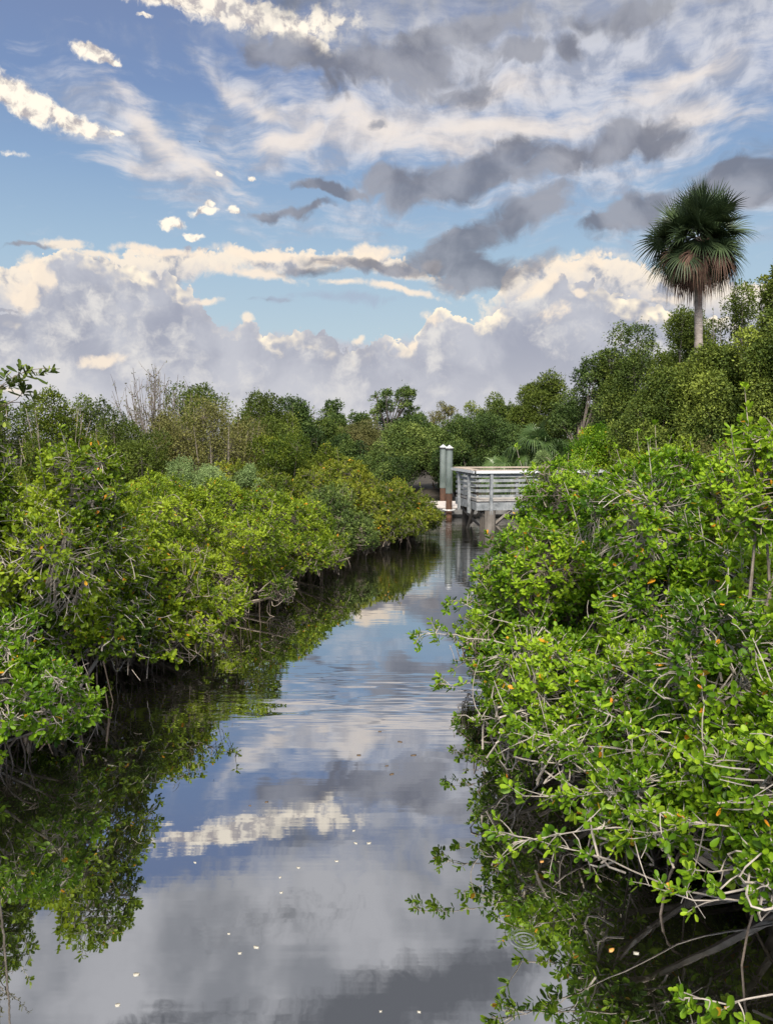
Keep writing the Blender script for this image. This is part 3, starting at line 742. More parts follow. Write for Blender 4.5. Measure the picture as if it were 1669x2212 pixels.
# ------------------------------------------------------------------ floating dock and its guide piles
dk = empty('floating_dock', (1.2, 31.4, 0), 'low floating dock with pale deck just past the grey viewing platform', 'dock')
G = Geo(); G.box((2.2, 1.4, .37), (3.4, 1.5, .03)); G.build('dock_deck', 'concrete_pale', dk)
G = Geo(); G.box((2.2, 1.4, .22), (3.36, 1.46, .118)); G.build('dock_side', 'dock_side', dk)
G = Geo(); G.box((2.2, 1.4, .0), (3.2, 1.35, .098)); G.build('float', 'black_rubber', dk)
for yy_ in (-.32, 3.1):
    G = Geo(); a = np.linspace(0, 2 * math.pi, 25)
    G.add(*tubes(np.stack([1.27 + .235 * np.cos(a), yy_ + .235 * np.sin(a), np.full(25, .30)], 1)[None], .035, .035, 6)); G.build('pile_collar', 'white_plastic', dk)
def guide_pile(x, y, label):
    r = empty('guide_pile', (x, y, 0), label, 'dock pile', 'guide piles of the floating dock')
    G = Geo(); G.add(*tubes(np.array([[(0, 0, -.8), (0, 0, .4), (0, 0, .98)]], float), .125, .125, 16)); G.build('pile', 'pile_rust', r, smooth=True)
    G = Geo(); G.add(*tubes(np.array([[(0, 0, .96), (0, 0, 1.8), (0, 0, 2.70)]], float), .14, .14, 16)); G.build('sleeve', 'pile_wrap', r, smooth=True)
    G = Geo(); G.add(*tubes(np.array([[(0, 0, 2.66), (0, 0, 2.70), (0, 0, 2.735)]], float), .152, .152, 16)); G.build('band', 'black_rubber', r)
    k = 20; an = np.arange(k) * 2 * math.pi / k
    rings = [(.165, 2.735), (.15, 2.76), (.08, 2.81), (.004, 2.87)]
    V = np.array([[q * math.cos(b), q * math.sin(b), zz] for q, zz in rings for b in an])
    Q = [(i * k + j, i * k + (j + 1) % k, (i + 1) * k + (j + 1) % k, (i + 1) * k + j) for i in range(3) for j in range(k)]
    mesh_obj('cap', V, Q, 'white_plastic', r, smooth=True)
guide_pile(2.47, 31.08, 'tall grey green pile with white cone cap in front of the floating dock')
guide_pile(2.47, 34.5, 'tall grey green pile with white cap mostly hidden by the front pile')

# ------------------------------------------------------------------ mangroves, right bank
RG = 'mangroves crowding the right bank'
mangrove((2.95, 5.1), (1.45, 1.05, 1.1), 1.5, 3600, .070, 0, 'leaf_bright', 'nearest right bank mangrove, bare grey stems showing under bright green leaves at bottom right', 11, group=RG, bare=90, zmin=.30,
         twigs=.9, roots=22, sprigs=30, nl=8, bright=.56, stem_mat='twig_pale',
         spray=[((2.6, 4.9, .1), (.72, 4.75, .62), .35, -.18), ((2.9, 4.3, .45), (1.62, 4.28, .52), .45, -.10), ((2.7, 3.8, .1), (1.5, 3.72, .30), .3, .12), ((3.0, 4.2, .6), (1.6, 4.5, .9), .5, .15),
                ((2.8, 5.0, .5), (1.2, 5.3, 1.0), .45, -.1), ((2.7, 5.0, .6), (1.35, 5.0, 1.35), .6, .1), ((2.7, 4.9, .5), at(1110, 1820, 4.75), .45, .15), ((2.7, 5.0, .6), at(1270, 1715, 4.9), .6, .15), ((2.9, 4.8, .7), at(1400, 1800, 4.6), .6, .1),
                ((2.6, 5.2, .6), at(1225, 1610, 5.2), .6, .1), ((2.7, 5.3, .6), at(1130, 1720, 5.3), .4, .1), ((2.9, 4.6, .5), at(1500, 1880, 4.4), .5, .1)])
mangrove((2.5, 7.0), (1.55, 1.3, 1.2), 1.55, 3900, .068, 0, 'leaf_bright', 'right bank mangrove whose long lowest branch reaches farthest left over the water', 12, group=RG, bare=80, zmin=.45,
         twigs=.8, roots=22, sprigs=40, bright=.55, stem_mat='twig_pale',
         spray=[((1.6, 7.0, 1.1), (.28, 7.05, 1.32), .6, .12), ((1.5, 6.9, .9), (.50, 7.1, .85), .6, .05), ((1.5, 6.6, .6), (.65, 6.9, .62), .6, .0), ((1.8, 6.2, .8), (1.0, 5.9, .75), .6, .1), ((1.6, 7.4, 1.2), (.75, 7.6, 1.5), .7, .1)])
mangrove((3.4, 8.7), (1.3, 1.3, 1.15), 1.85, 3600, .068, 0, 'leaf_bright', 'tallest foreground right mangrove with leafy shoots poking above the hedge top', 13, group=RG, bare=110, zmin=.6, twigs=.6, roots=6, sprigs=90, bright=.60)
mangrove((2.55, 9.6), (1.55, 1.4, 1.15), 1.5, 3300, .070, 0, 'leaf_bright', 'right bank mangrove with a leafy twig dipping left above the mirrored clouds', 14, group=RG, bare=80, zmin=.4, twigs=.6, roots=18, sprigs=30, bright=.56,
         spray=[((1.7, 9.4, 1.0), (.72, 9.4, 1.12), .7, .08), ((1.7, 9.0, .6), (.80, 8.9, .55), .7, .0)])
mangrove((4.6, 6.0), (1.35, 1.3, 1.1), 1.5, 2200, .068, 0, 'leaf_bright', 'mangrove at the right edge with a dip in its top, behind the nearest stems', 15, group=RG, bare=50, zmin=.5, twigs=.5, roots=6, sprigs=10, bright=.50)
mangrove((2.98, 6.0), (.30, .4, .60), 2.72, 300, .075, 0, 'leaf_bright', 'upright mangrove shoot with large pale leaves rising at the far right', 16, group=RG, zmin=2.0, twigs=.9, roots=0, sprigs=12, bright=.62, lobes=6, nl=8, cat='shoot')
mangrove((3.15, 12.3), (1.7, 1.6, 1.1), 1.35, 3000, .080, 1, 'leaf_bright', 'right mangrove just past the dipping twig, midway along the bank', 17, group=RG, zmin=.35, twigs=.4, roots=14, sprigs=25, bright=.58, nl=7)
mangrove((5.3, 11.8), (1.8, 1.7, 1.2), 1.35, 2900, .080, 1, 'leaf_bright', 'broad bright mangrove inland behind the tall shoots on the right', 18, group=RG, zmin=.8, twigs=.3, roots=0, sprigs=60, bright=.60, nl=7)
mangrove((4.25, 15.8), (1.8, 1.8, 1.1), 1.15, 3000, .085, 1, 'leaf_bright', 'rounded mangrove next in line before the one under the platform rail', 19, group=RG, zmin=.3, twigs=.3, roots=14, sprigs=25, bright=.60, nl=7)
mangrove((6.6, 15.6), (2.0, 2.0, 1.3), 1.45, 2600, .085, 1, 'leaf_mid', 'inland mangrove below the pale cabbage palm trunk foot', 20, group=RG, zmin=.9, twigs=.3, roots=0, sprigs=50, bright=.60, nl=7)
mangrove((5.3, 19.6), (1.95, 1.7, 1.15), 1.45, 2800, .090, 1, 'leaf_bright', 'mangrove hiding the foot of the viewing platform', 21, group=RG, zmin=.3, twigs=.3, roots=14, sprigs=15, bright=.58, nl=7)
mangrove((7.6, 20.2), (2.0, 2.0, 1.3), 1.6, 2400, .090, 1, 'leaf_mid', 'mangrove covering the right end of the platform railing', 22, group=RG, zmin=.6, twigs=.2, roots=0, sprigs=25, bright=.58, nl=7)
mangrove((8.8, 24.5), (2.4, 2.2, 1.2), 1.5, 2400, .10, 1, 'leaf_mid', 'bright green mangrove swelling up right of the drooping palmetto', 23, group=RG, zmin=.6, twigs=.2, roots=0, sprigs=20, bright=.58, nl=7)
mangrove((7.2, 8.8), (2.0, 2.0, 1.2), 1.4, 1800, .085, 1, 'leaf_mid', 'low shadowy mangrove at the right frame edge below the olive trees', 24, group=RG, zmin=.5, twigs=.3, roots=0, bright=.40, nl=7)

# ------------------------------------------------------------------ mangroves, left bank
LG = 'mangroves crowding the left bank'
mangrove((-4.15, 7.3), (1.25, .95, .55), .85, 1500, .072, 0, 'leaf_bright', 'low nearest left mangrove spreading just above the water at the left edge', 31, group=LG, bare=24, zmin=.22, twigs=.9, roots=22, bright=.58, lobes=12,
         spray=[((-4.6, 7.2, .5), (-3.05, 7.2, .34), .7, .1), ((-4.6, 6.9, .4), (-3.5, 6.9, .25), .7, .1), ((-4.8, 7.7, .7), (-3.1, 8.0, .62), .6, .12)], stem_mat='twig_pale')
mangrove((-4.45, 9.2), (1.75, 1.45, 1.3), 1.75, 4400, .072, 0, 'leaf_mid', 'tall left mangrove with grey bare twigs low down and a steep right shoulder', 32, group=LG, bare=130, zmin=.5, twigs=.8, roots=26, sprigs=60, bright=.50, stem_mat='twig_pale', lobes=12,
         spray=[((-4.2, 9.3, .7), (-2.9, 9.1, .55), .5, .12), ((-4.0, 9.6, .9), (-2.7, 9.7, .9), .6, .1)])
mangrove((-7.2, 9.8), (2.0, 1.7, 1.6), 2.05, 2600, .078, 1, 'leaf_mid', 'highest left mangrove, at the left frame edge under the overhanging branch', 33, group=LG, zmin=.8, twigs=.3, roots=0, sprigs=60, bright=.46, nl=7)
mangrove((-3.85, 11.2), (1.7, 1.3, .92), 1.05, 3300, .075, 0, 'leaf_mid', 'left mangrove sending a leafy branch farthest out over dark roots', 34, group=LG, bare=110, zmin=.35, twigs=.6, roots=24, sprigs=20, bright=.56,
         spray=[((-3.2, 10.6, .9), (-1.98, 10.1, 1.05), .6, .1), ((-3.2, 10.4, .6), (-2.2, 9.9, .60), .7, .08), ((-3.4, 10.2, .6), (-2.6, 9.6, .35), .6, .05)])
mangrove((-6.6, 13.0), (1.9, 1.7, 1.08), 1.25, 2500, .082, 1, 'leaf_mid', 'left mangrove inland below the grey feathery bushes', 35, group=LG, zmin=.7, twigs=.3, roots=0, sprigs=20, bright=.55, nl=7)
mangrove((-3.45, 14.2), (1.75, 1.8, .92), 1.05, 3000, .082, 1, 'leaf_mid', 'yellowish left mangrove after the long reaching branch', 36, group=LG, zmin=.3, twigs=.4, roots=22, sprigs=20, bright=.58, nl=7)
mangrove((-6.0, 16.6), (1.9, 2.0, 1.0), 1.2, 2400, .088, 1, 'leaf_mid', 'bright left mangrove inland, fronting the brown thicket', 37, group=LG, zmin=.7, twigs=.2, roots=0, sprigs=15, bright=.60, nl=7)
mangrove((-2.65, 17.4), (1.7, 1.9, .90), 1.0, 2700, .088, 1, 'leaf_mid', 'left mangrove overhanging the blackest stretch of waterline', 38, group=LG, zmin=.3, twigs=.3, roots=22, sprigs=15, bright=.56, nl=7)
mangrove((-5.0, 19.8), (1.9, 2.0, 1.0), 1.15, 2200, .092, 1, 'leaf_mid', 'left mangrove inland in front of the rounded olive shrub', 39, group=LG, zmin=.7, twigs=.2, roots=0, sprigs=15, bright=.58, nl=7)
mangrove((-1.85, 20.3), (1.5, 1.5, .80), 1.05, 2300, .092, 1, 'leaf_dark', 'dull dark green mangrove low at the water between two yellow green ones', 40, group=LG, zmin=.28, twigs=.3, roots=22, bright=.66, nl=7)
mangrove((-3.3, 22.6), (2.0, 1.7, 1.05), 1.35, 2300, .095, 1, 'leaf_olive', 'olive left mangrove behind the dull dark green one', 41, group=LG, zmin=.6, twigs=.2, roots=0, sprigs=20, bright=.54, nl=7)
mangrove((-.55, 22.9), (1.55, 1.6, .9), .95, 2400, .095, 1, 'leaf_olive', 'yellow olive mangrove near the far end of the left hedge', 42, group=LG, zmin=.28, twigs=.3, roots=22, sprigs=15, bright=.52, nl=7)
mangrove((.45, 25.0), (1.2, 1.3, .9), .85, 2000, .095, 1, 'leaf_olive', 'last left mangrove, its golden tip touching the floating dock', 43, group=LG, zmin=.25, twigs=.3, roots=20, sprigs=15, bright=.60, nl=7)
mangrove((-1.6, 26.5), (1.8, 1.5, 1.15), 1.25, 2000, .10, 1, 'leaf_olive', 'olive mangrove crowning the hedge short of the guide piles', 44, group=LG, zmin=.4, twigs=.2, roots=10, sprigs=15, bright=.60, nl=7)
mangrove((-9.8, 12.6), (2.2, 2.0, 1.7), 2.1, 1900, .09, 1, 'leaf_mid', 'dark topped left mangrove behind the highest one', 45, group=LG, zmin=1.0, twigs=.2, roots=0, sprigs=30, bright=.42, nl=7)

# overhanging branch that enters at the left frame edge
mangrove((-3.5, 6.6), (.24, .24, .17), 3.52, 46, .085, 0, 'leaf_deep', 'dark leafy branch poking in against the clouds at the left edge', 46, zmin=2.9, twigs=1, roots=0, lobes=4, bright=.5, nl=8, name='leafy_branch', cat='branch', orange=.05,
         spray=[((-4.5, 6.6, 2.4), (-2.98, 6.6, 3.66), .3, .12), ((-4.1, 6.6, 2.9), (-3.05, 6.7, 3.50), .3, .05)])
mangrove((-4.6, 8.4), (.5, .4, .28), 3.05, 90, .05, 1, 'leaf_brown', 'thin reddish twigs with sparse leaves just under the dark branch', 47, zmin=2.6, twigs=1, roots=0, lobes=6, bright=.6, nl=5, cat='shrub', name='sparse_shrub', sprigs=12)

# ------------------------------------------------------------------ middle distance and far trees
def far_tree(px, ytop, wpx, d, mat, label, seed, **k):
    b = at(px, 955, d); h = at(px, ytop, d)[2]; rx = wpx / 2 / FPX * d
    k['leaf'] = k.get('leaf', .14) * .72; k['n'] = int(k.get('n', 9000) * 1.9)
    return tree((b[0], b[1]), h, rx, mat, label, seed, **k)
BL = 'scrub beyond the left hedge'
S = dict(cat='shrub', name='shrub', zlo=.06, trunk=.05, limbs=6, flat=1.0, bark='twig', clump_r=(.24, .4))
far_tree(115, 846, 150, 21, 'leaf_olive', 'olive shrub top peeking over the hedge beside the reddish twigs', 101, n=9000, leaf=.10, bright=.42, group=BL, spiky=14, **S)
far_tree(15, 866, 150, 22, 'leaf_moss', 'mossy shrub behind the hedge at the left frame edge', 102, n=8000, leaf=.10, bright=.5, group=BL, spiky=8, **S)
far_tree(200, 858, 130, 26, 'leaf_moss', 'mossy shrub left of the bare tree', 103, n=9000, leaf=.11, bright=.42, group=BL, spiky=20, **S)
far_tree(255, 884, 150, 24, 'leaf_moss', 'dusky shrub under the bare tree', 104, n=8000, leaf=.10, bright=.25, group=BL, **S)
far_tree(428, 826, 150, 31, 'leaf_moss', 'spiky brown green shrub right of the bare tree', 105, n=9000, leaf=.13, bright=.45, group=BL, spiky=55, **S)
far_tree(470, 868, 190, 27, 'leaf_brown', 'brown twiggy thicket above the grey feathery bushes', 106, n=10000, leaf=.11, bright=.6, group=BL, spiky=24, twig_n=900, **{**S, 'trunk': .035, 'limbs': 10})
far_tree(355, 884, 130, 27, 'leaf_brown', 'brownish shrub at the foot of the bare tree', 107, n=9000, leaf=.11, bright=.42, group=BL, spiky=12, **S)
far_tree(565, 852, 150, 38, 'leaf_moss', 'ragged topped shrub tree between the brown shrub and the skyline gap', 108, n=12000, leaf=.16, bright=.40, group=BL, spiky=30, **S)
far_tree(640, 862, 120, 44, 'leaf_dark', 'dark green tree tapering down to the skyline gap', 109, n=11000, leaf=.18, bright=.55, group=BL, spiky=16, **S)
far_tree(560, 900, 150, 30, 'leaf_moss', 'moss green shrub behind the rounded olive one', 110, n=9000, leaf=.12, bright=.5, group=BL, **S)
far_tree(618, 936, 170, 27, 'leaf_olive', 'rounded olive shrub at the hedge top in the left centre', 111, n=12000, leaf=.11, bright=.45, group=BL, **S)
far_tree(700, 960, 110, 29, 'leaf_olive', 'small olive shrub sloping down toward the dark gap', 112, n=8000, leaf=.11, bright=.5, group=BL, **S)
far_tree(690, 905, 130, 48, 'leaf_deep', 'dark shrub filling behind the olive slope', 113, n=10000, leaf=.18, bright=.5, group=BL, **S)
far_tree(300, 930, 160, 23, 'leaf_moss', 'low mossy shrub behind the steep shouldered mangrove', 131, n=9000, leaf=.10, bright=.45, group=BL, **S)
far_tree(430, 992, 150, 21.5, 'leaf_grey', 'wide grey green feathery bush on the left hedge', 114, n=14000, leaf=.07, bright=.5, cat='shrub', name='feathery_bush', zlo=.3, trunk=.03, limbs=8, flat=1, bark='twig', group='feathery bushes')
far_tree(535, 1004, 85, 22, 'leaf_grey', 'smaller grey green feathery bush to the right of the wide one', 115, n=8000, leaf=.07, bright=.5, cat='shrub', name='feathery_bush', zlo=.3, trunk=.03, limbs=8, flat=1, bark='twig', group='feathery bushes')
# nearly bare tree
rng = np.random.default_rng(77)
bt_b = at(335, 955, 31); bt = empty('bare_tree', (bt_b[0], bt_b[1], 0), 'nearly leafless many stemmed tree standing against the clouds', 'tree')
G = Geo(); Wd = Geo(); H = at(335, 766, 31)[2]
nb = 44
a = rng.uniform(0, 6.28, nb); sp_ = np.sqrt(rng.random(nb)) * 1.65
s0 = np.stack([rng.normal(0, .12, nb), rng.normal(0, .12, nb), rng.uniform(.2, 2.6, nb)], 1)
e0 = np.stack([np.cos(a) * sp_ - .1, np.sin(a) * sp_, H * rng.uniform(.80, 1.0, nb) - .42 * sp_ ** 2], 1)
pp = curve_paths(s0, e0, 10, np.stack([np.cos(a) * .25 * sp_, np.sin(a) * .25 * sp_, np.zeros(nb)], 1)) + np.cumsum(rng.normal(0, .02, (nb, 10, 3)), 1)
Wd.add(*tubes(pp, .026, .007, 4))
nn = 8
for q in range(nn):
    fr_ = rng.integers(3, 9, nb); st = pp[np.arange(nb), fr_]
    en = st + np.stack([rng.normal(0, .22, nb), rng.normal(0, .22, nb), rng.uniform(.2, .75, nb)], 1)
    c2 = curve_paths(st, en, 5, rng.normal(0, .04, (nb, 3))); Wd.add(*tubes(c2, .012, .005, 3))
    lp = c2[:, rng.integers(1, 5, 5)].reshape(-1, 3) + rng.normal(0, .03, (nb * 5, 3))
    place_leaves(G, lp, rng.normal(0, 1, lp.shape), rng.normal(0, 1, lp.shape), rng.uniform(.05, .10, len(lp)), rng.uniform(.1, .7, len(lp)), 2)
Wd.build('trunk', 'bark', bt); G.build('leaves', 'leaf_brown', bt, tone=True)

FG = 'trees on the far skyline'
far_tree(745, 868, 110, 78, 'leaf_dark', 'dark far tree left of the open crowned one', 116, n=12000, leaf=.30, bright=.45, group=FG, trunk=.14, zlo=.15)
far_tree(848, 836, 135, 74, 'leaf_dark', 'open crowned far tree with sky showing between its branches', 117, n=8500, leaf=.27, bright=.42, group=FG, gaps=.53, clumps=34, clump_r=(.12, .2), trunk=.22, zlo=.34, twig_n=500, limbs=4)
far_tree(905, 896, 90, 70, 'leaf_deep', 'low dark tree tucked right of the open crowned one', 118, n=9000, leaf=.26, bright=.35, group=FG, zlo=.1)
far_tree(958, 866, 76, 92, 'leaf_tan', 'pale thin tree on the skyline above the guide piles', 119, n=3800, leaf=.26, bright=.6, group=FG, gaps=.5, clumps=26, clump_r=(.14, .24), zlo=.15, twig_n=400)
far_tree(1015, 868, 90, 90, 'leaf_moss', 'thin grey green tree right of the pale one', 120, n=6500, leaf=.26, bright=.6, group=FG, gaps=.45, clumps=26, zlo=.1, clump_r=(.16, .26))
far_tree(1075, 854, 110, 84, 'leaf_moss', 'wide pale green tree left of the pine', 121, n=10000, leaf=.26, bright=.55, group=FG, gaps=.4, zlo=.1)
far_tree(800, 930, 330, 88, 'leaf_deep', 'long dark thicket at the foot of the far trees', 122, n=16000, leaf=.30, bright=.35, group=FG, zlo=.05, clumps=40, clump_r=(.16, .26))
far_tree(1235, 880, 240, 66, 'leaf_deep', 'dark thicket between the pine and the palmetto', 155, n=15000, leaf=.24, bright=.4, group=FG, zlo=.03, clumps=40, clump_r=(.16, .26))
far_tree(1060, 905, 300, 80, 'leaf_deep', 'dark thicket behind the mangroves past the dock', 123, n=15000, leaf=.30, bright=.4, group=FG, zlo=.05, clumps=40, clump_r=(.16, .26))
far_tree(768, 912, 120, 56, 'leaf_tan', 'rounded tan shrub below the open crowned tree', 124, cat='shrub', name='shrub', n=13000, leaf=.17, bright=.35, zlo=.1, trunk=.06, limbs=6, bark='twig')
CG = 'mangroves behind the floating dock'
M = dict(cat='mangrove', name='mangrove_tree', zlo=.03, trunk=.06, limbs=7, flat=.9, bark='root', group=CG, twig_n=300)
far_tree(742, 940, 110, 44, 'leaf_dark', 'small dark mangrove under the tan shrub', 125, n=11000, leaf=.15, bright=.35, **M)
far_tree(862, 915, 150, 43.5, 'leaf_dark', 'broad dark mangrove left of the guide piles', 126, n=17000, leaf=.15, bright=.62, **M)
far_tree(948, 900, 150, 45, 'leaf_dark', 'dark mangrove straight behind the guide piles', 127, n=17000, leaf=.15, bright=.55, **M)
far_tree(1045, 896, 170, 44.5, 'leaf_dark', 'dark mangrove above the left half of the platform rail', 128, n=17000, leaf=.15, bright=.50, **M)
far_tree(985, 960, 120, 42, 'leaf_dark', 'low dark mangrove at the waterline past the dock', 129, n=12000, leaf=.14, bright=.35, **M)
far_tree(815, 985, 170, 42, 'leaf_dark', 'low mangrove between the hedge end and the dark gap', 130, n=12000, leaf=.14, bright=.45, **M)
far_tree(1130, 925, 130, 40, 'leaf_dark', 'mangrove behind the drooping palmetto', 132, n=12000, leaf=.14, bright=.45, **M)

RGB = 'trees rising on the right'
far_tree(1172, 808, 128, 60, 'leaf_moss', 'round topped bristly pine, first of the rising right hand trees', 141, cat='tree', name='pine_tree', n=24000, leaf=.22, bright=.32, zlo=.05, clumps=30, clump_r=(.3, .42), group=RGB, trunk=.14)
far_tree(1105, 868, 100, 62, 'leaf_deep', 'dark tree low to the left of the pine', 142, n=11000, leaf=.22, bright=.45, zlo=.08, group=RGB)
far_tree(1285, 762, 190, 50, 'leaf_dark', 'dark dense oak right of the pine', 143, n=26000, leaf=.19, bright=.42, zlo=.06, clumps=34, group=RGB, clump_r=(.18, .3), trunk=.2)
far_tree(1385, 696, 200, 48, 'leaf_deep', 'taller oak with small sky gaps left of the palm', 144, n=30000, leaf=.19, bright=.45, zlo=.08, clumps=42, group=RGB, clump_r=(.2, .3), gaps=.12, trunk=.2)
far_tree(1480, 672, 150, 44, 'leaf_moss', 'lighter green tree directly behind the palm trunk', 145, n=22000, leaf=.17, bright=.48, zlo=.06, clumps=34, group=RGB, clump_r=(.24, .36))
far_tree(1595, 620, 180, 38, 'leaf_moss', 'airy tree reaching the palm skirt from the right', 146, n=24000, leaf=.16, bright=.48, zlo=.06, clumps=38, group=RGB, gaps=.15, clump_r=(.2, .32), spiky=14)
far_tree(1668, 520, 100, 34, 'leaf_moss', 'tallest tree at the right frame edge with a ragged top', 147, n=24000, leaf=.15, bright=.48, zlo=.06, clumps=42, group=RGB, gaps=.15, clump_r=(.18, .3))
far_tree(1430, 800, 210, 25.5, 'leaf_deep', 'olive green bush tree sloping up to the palm trunk from the left', 148, n=34000, leaf=.115, bright=.62, zlo=.04, clumps=36, group=RGB, cat='tree', clump_r=(.2, .32), trunk=.1, limbs=6)
far_tree(1545, 745, 200, 24, 'leaf_deep', 'big olive green tree covering the middle of the palm trunk', 149, n=36000, leaf=.115, bright=.66, zlo=.20, clumps=38, group=RGB, clump_r=(.2, .32), trunk=.1, limbs=5)
far_tree(1668, 650, 200, 23, 'leaf_deep', 'highest olive green tree at the right frame edge', 150, n=34000, leaf=.115, bright=.62, zlo=.15, clumps=38, group=RGB, clump_r=(.2, .32), trunk=.1, limbs=5)
far_tree(1350, 880, 130, 28, 'leaf_deep', 'olive bush at the foot of the dense oak', 151, n=14000, leaf=.11, bright=.6, zlo=.03, clumps=22, group=RGB, cat='shrub', name='shrub', trunk=.06, limbs=5)
far_tree(1275, 915, 130, 27.5, 'leaf_bright', 'bright green bush beside the palmetto', 152, n=14000, leaf=.10, bright=.50, zlo=.03, clumps=24, group=RGB, cat='shrub', name='shrub', trunk=.05, limbs=5)
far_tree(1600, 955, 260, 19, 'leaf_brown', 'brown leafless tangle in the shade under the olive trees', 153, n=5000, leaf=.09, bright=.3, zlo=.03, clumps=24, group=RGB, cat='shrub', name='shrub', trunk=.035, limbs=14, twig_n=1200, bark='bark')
far_tree(1165, 975, 74, 30, 'leaf_grey', 'small rounded grey green bush at the platform rail', 154, n=12000, leaf=.07, bright=.45, zlo=.1, clumps=16, cat='shrub', name='feathery_bush', group='feathery bushes', trunk=.03, limbs=6, bark='twig')

# ------------------------------------------------------------------ cabbage palm and palmetto
rng = np.random.default_rng(5)
pb = at(1512, 955, 28); pc = at(1507, 512, 28)
palm = empty('palm_tree', (pb[0], pb[1], 0), 'tall cabbage palm with a dark round crown and a skirt of dead fronds', 'palm')
G = Geo(); K = 40; tt = np.linspace(0, 1, K)
hub = np.array([pc[0] - pb[0], pc[1] - pb[1], pc[2]])
pth = np.stack([hub[0] * tt ** 1.4, hub[1] * tt, -.2 + (hub[2] + .2) * tt], 1)
V, Q = tubes(pth[None], .165, .135, 12)
V = V.reshape(K, 12, 3); cc = V.mean(1, keepdims=True); V = cc + (V - cc) * (1 + .06 * rng.normal(0, 1, (K, 1, 1))); G.add(V.reshape(-1, 3), Q); G.build('trunk', 'palm_bark', palm, smooth=True)
def crown(parent, hub, n, pet, R, nseg, el_rng, droop, tone, rng, nameg, mat, w=.03, petmat='palm_green'):
    G, S_ = Geo(), Geo()
    for i in range(n):
        az = i * 2.39996 + rng.normal(0, .12); f = (i + .5) / n
        s0_, s1_ = math.sin(math.radians(el_rng[0])), math.sin(math.radians(el_rng[1])); el = math.asin(s0_ + (s1_ - s0_) * f) + math.radians(rng.normal(0, 5))
        d = (math.cos(az) * math.cos(el), math.sin(az) * math.cos(el), math.sin(el))
        fan_frond(G, S_, hub + np.array(d) * .12, d, pet * (rng.uniform(.85, 1.1) if rng.random() < .62 else rng.uniform(.3, .8)), R * rng.uniform(.88, 1.08), nseg, rng, droop[0] + (droop[1] - droop[0]) * f + rng.normal(0, .05), tone, w)
    T_ = Geo(); T_.add(np.concatenate(S_.V), np.concatenate(S_.Q), tone - .1)
    o = G.build(nameg, mat, parent, tone=True); T_.build('petioles', petmat, o, tone=True)
crown(palm, hub, 84, 1.0, 1.04, 32, (88, -52), (.06, .40), .5, rng, 'green_fronds', 'palm_green', .024)
crown(palm, hub + np.array([0, 0, -.05]), 50, .9, .72, 26, (-24, -62), (.6, .98), .5, rng, 'dead_fronds', 'palm_dead', .025, 'palm_dead')

rng = np.random.default_rng(9)
qb = at(1160, 955, 33)
pm = empty('palmetto', (qb[0], qb[1], 0), 'trunkless palmetto with glossy drooping fronds behind the platform rail', 'palmetto')
for q, (ox, hz) in enumerate(((0, 2.75), (-.95, 1.9), (.85, 2.1))):
    hub_ = np.array([ox, .2 * q, hz])
    crown(pm, hub_, 26 if q == 0 else 16, .85, 1.0, 26, (80, -20), (.55, 1.0), .55, rng, 'fronds', 'palmetto_green', .024, 'palmetto_green')
G = Geo(); G.add(*tubes(np.array([[(0, 0, -.1), (0, 0, 1.2), (0, 0, 2.3)]], float), .14, .12, 8)); G.add(*tubes(np.array([[(-.95, .2, -.1), (-.95, .2, .8), (-.95, .2, 1.5)]], float), .12, .1, 8)); G.add(*tubes(np.array([[(.85, .4, -.1), (.85, .4, .8), (.85, .4, 1.7)]], float), .12, .1, 8))
G.build('trunk', 'palm_bark', pm)

# ------------------------------------------------------------------ litter on the water: pixel in the photograph (1669 wide), size m, kind
LIT = [(553, 2047, .055, 'litter_pale', 'long pale leaf afloat, largest on the open water'), (518, 2060, .035, 'litter_pale', 'curled pale scrap beside the largest floating leaf'),
       (294, 2106, .050, 'litter_pale', 'buff floating leaf low on the left'), (254, 2172, .045, 'litter_pale', 'pale floating leaf nearest the bottom left corner'),
       (494, 2018, .028, 'litter_pale', 'white floating fleck above the curled scrap'), (797, 1822, .050, 'litter_pale', 'round pale leaf afloat, right one of the pair mid channel'),
       (768, 1822, .042, 'litter_pale', 'narrow pale leaf afloat, left one of the pair mid channel'), (764, 1795, .040, 'litter_pale', 'thin pale leaf afloat just above the mid channel pair'),
       (727, 1861, .038, 'litter_pale', 'pale leaf afloat below and left of the mid channel pair'), (644, 1875, .038, 'litter_pale', 'pale leaf afloat right of the two tiny flecks'),
       (605, 1896, .026, 'litter_pale', 'tiny pale fleck, upper of two on the left'), (607, 1929, .034, 'litter_pale', 'tiny pale fleck, lower of two on the left'),
       (905, 2187, .030, 'litter_pale', 'white fleck at the bottom edge of the open water'), (822, 2186, .020, 'litter_pale', 'faint white fleck left of the bottom edge one'),
       (421, 1864, .030, 'litter_pale', 'pale fleck alone beside the left reflection'), (1320, 2053, .055, 'litter_orange', 'orange leaf floating amid the right hand reflection'),
       (1374, 2060, .050, 'litter_pale', 'pale sliver floating right of the orange leaf'), (1170, 1862, .045, 'litter_orange', 'rusty leaf floating under the lowest right branches'),
       (864, 1603, .07, 'litter_brown', 'brown floating bit, upper right of the dark scatter'), (820, 1581, .06, 'litter_brown', 'brown floating bit at the rippled band'), (893, 1632, .07, 'litter_brown', 'brown floating bit near the right bank reflection'),
       (846, 1673, .06, 'litter_brown', 'brown floating bit in the middle of the dark scatter'), (775, 1632, .06, 'litter_brown', 'brown floating bit left in the dark scatter'), (835, 1655, .045, 'litter_brown', 'small brown floating bit near the middle one'),
       (576, 1733, .04, 'litter_brown', 'dark speck floating on the bright cloud reflection'), (540, 1741, .035, 'litter_brown', 'dark speck floating left on the bright cloud reflection'), (1570, 2178, .05, 'litter_orange', 'rust coloured leaf in the bottom right corner')]
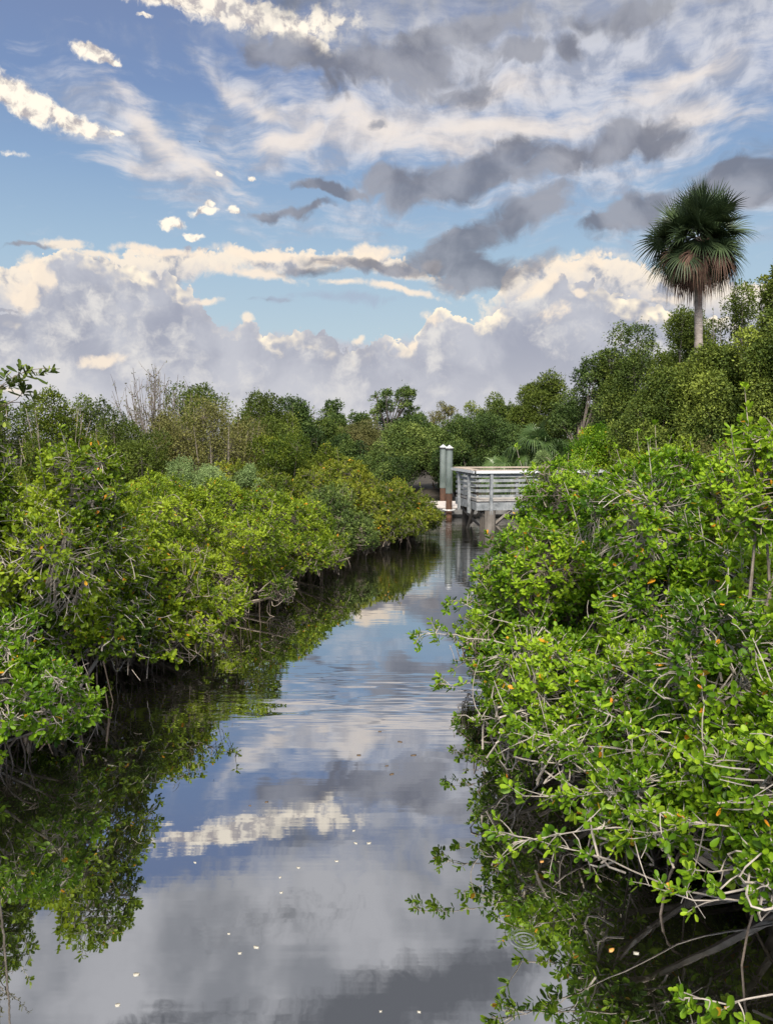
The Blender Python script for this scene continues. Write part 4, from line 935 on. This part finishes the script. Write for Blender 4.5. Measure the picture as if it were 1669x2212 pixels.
rng = np.random.default_rng(3)
for (px, py, s, mt, lb) in LIT:
    r_ = ray(px, py); k = -CAMZ / r_[2]; x0, y0 = r_[0] * k, r_[1] * k
    nk = 10; an = np.arange(nk) * 2 * math.pi / nk; el = rng.uniform(.45, .8)
    ro = rng.uniform(-.6, .6)
    rr_ = (s * .5) * (1 + .12 * rng.normal(0, 1, nk))
    s *= .7; rr_ = rr_ * .7
    top = np.stack([rr_ * np.cos(an), rr_ * el * np.sin(an), .003 + .004 * np.cos(an) ** 2], 1)
    mid_ = top * np.array([.55, .55, 1]) + np.array([0, 0, -.003]); bot = top * np.array([.8, .8, 0]) + np.array([0, 0, -.004])
    V = np.concatenate([bot, top, mid_, [[0, 0, .004]] * nk]); c, s2 = math.cos(ro), math.sin(ro)
    V[:, :2] = V[:, :2] @ np.array([[c, s2], [-s2, c]])
    Q = [(i * nk + j, i * nk + (j + 1) % nk, (i + 1) * nk + (j + 1) % nk, (i + 1) * nk + j) for i in range(3) for j in range(nk)]
    o = mesh_obj('floating_leaf', V, Q, mt, smooth=True); o.location = (x0, y0, 0)
    tag(o, lb, 'leaf', 'leaves and scraps afloat on the creek')

# ------------------------------------------------------------------ two distant birds
for (px, py, d, s, lb) in ((431, 305, 70, .13, 'dark bird gliding high over the left clouds'), (967, 498, 90, .10, 'tiny dark bird against the slate cloud in the centre')):
    p0 = at(px, py, d)
    V = np.array([[-.10, -.5, 0], [.10, -.5, 0], [.13, 0, .06], [-.13, 0, .06], [.05, .45, .02], [-.05, .45, .02], [0, .62, 0], [0, .62, .01], [.5, .12, .22], [.5, -.08, .2], [1.0, -.1, .05], [1.0, -.16, .05], [-.5, .12, .22], [-.5, -.08, .2], [-1.0, -.1, .05], [-1.0, -.16, .05],
                  [-.08, 0, -.12], [.08, 0, -.12]]) * s
    Q = [(0, 1, 2, 3), (3, 2, 4, 5), (5, 4, 6, 7), (2, 9, 8, 4), (9, 11, 10, 8), (3, 5, 12, 13), (13, 12, 14, 15), (0, 16, 17, 1), (16, 5, 4, 17), (0, 3, 5, 16), (1, 17, 4, 2)]
    o = mesh_obj('bird', V, Q, 'feather_dark'); o.location = p0; o.rotation_euler = (.3, .9, 1.1); tag(o, lb, 'bird', 'birds in flight')
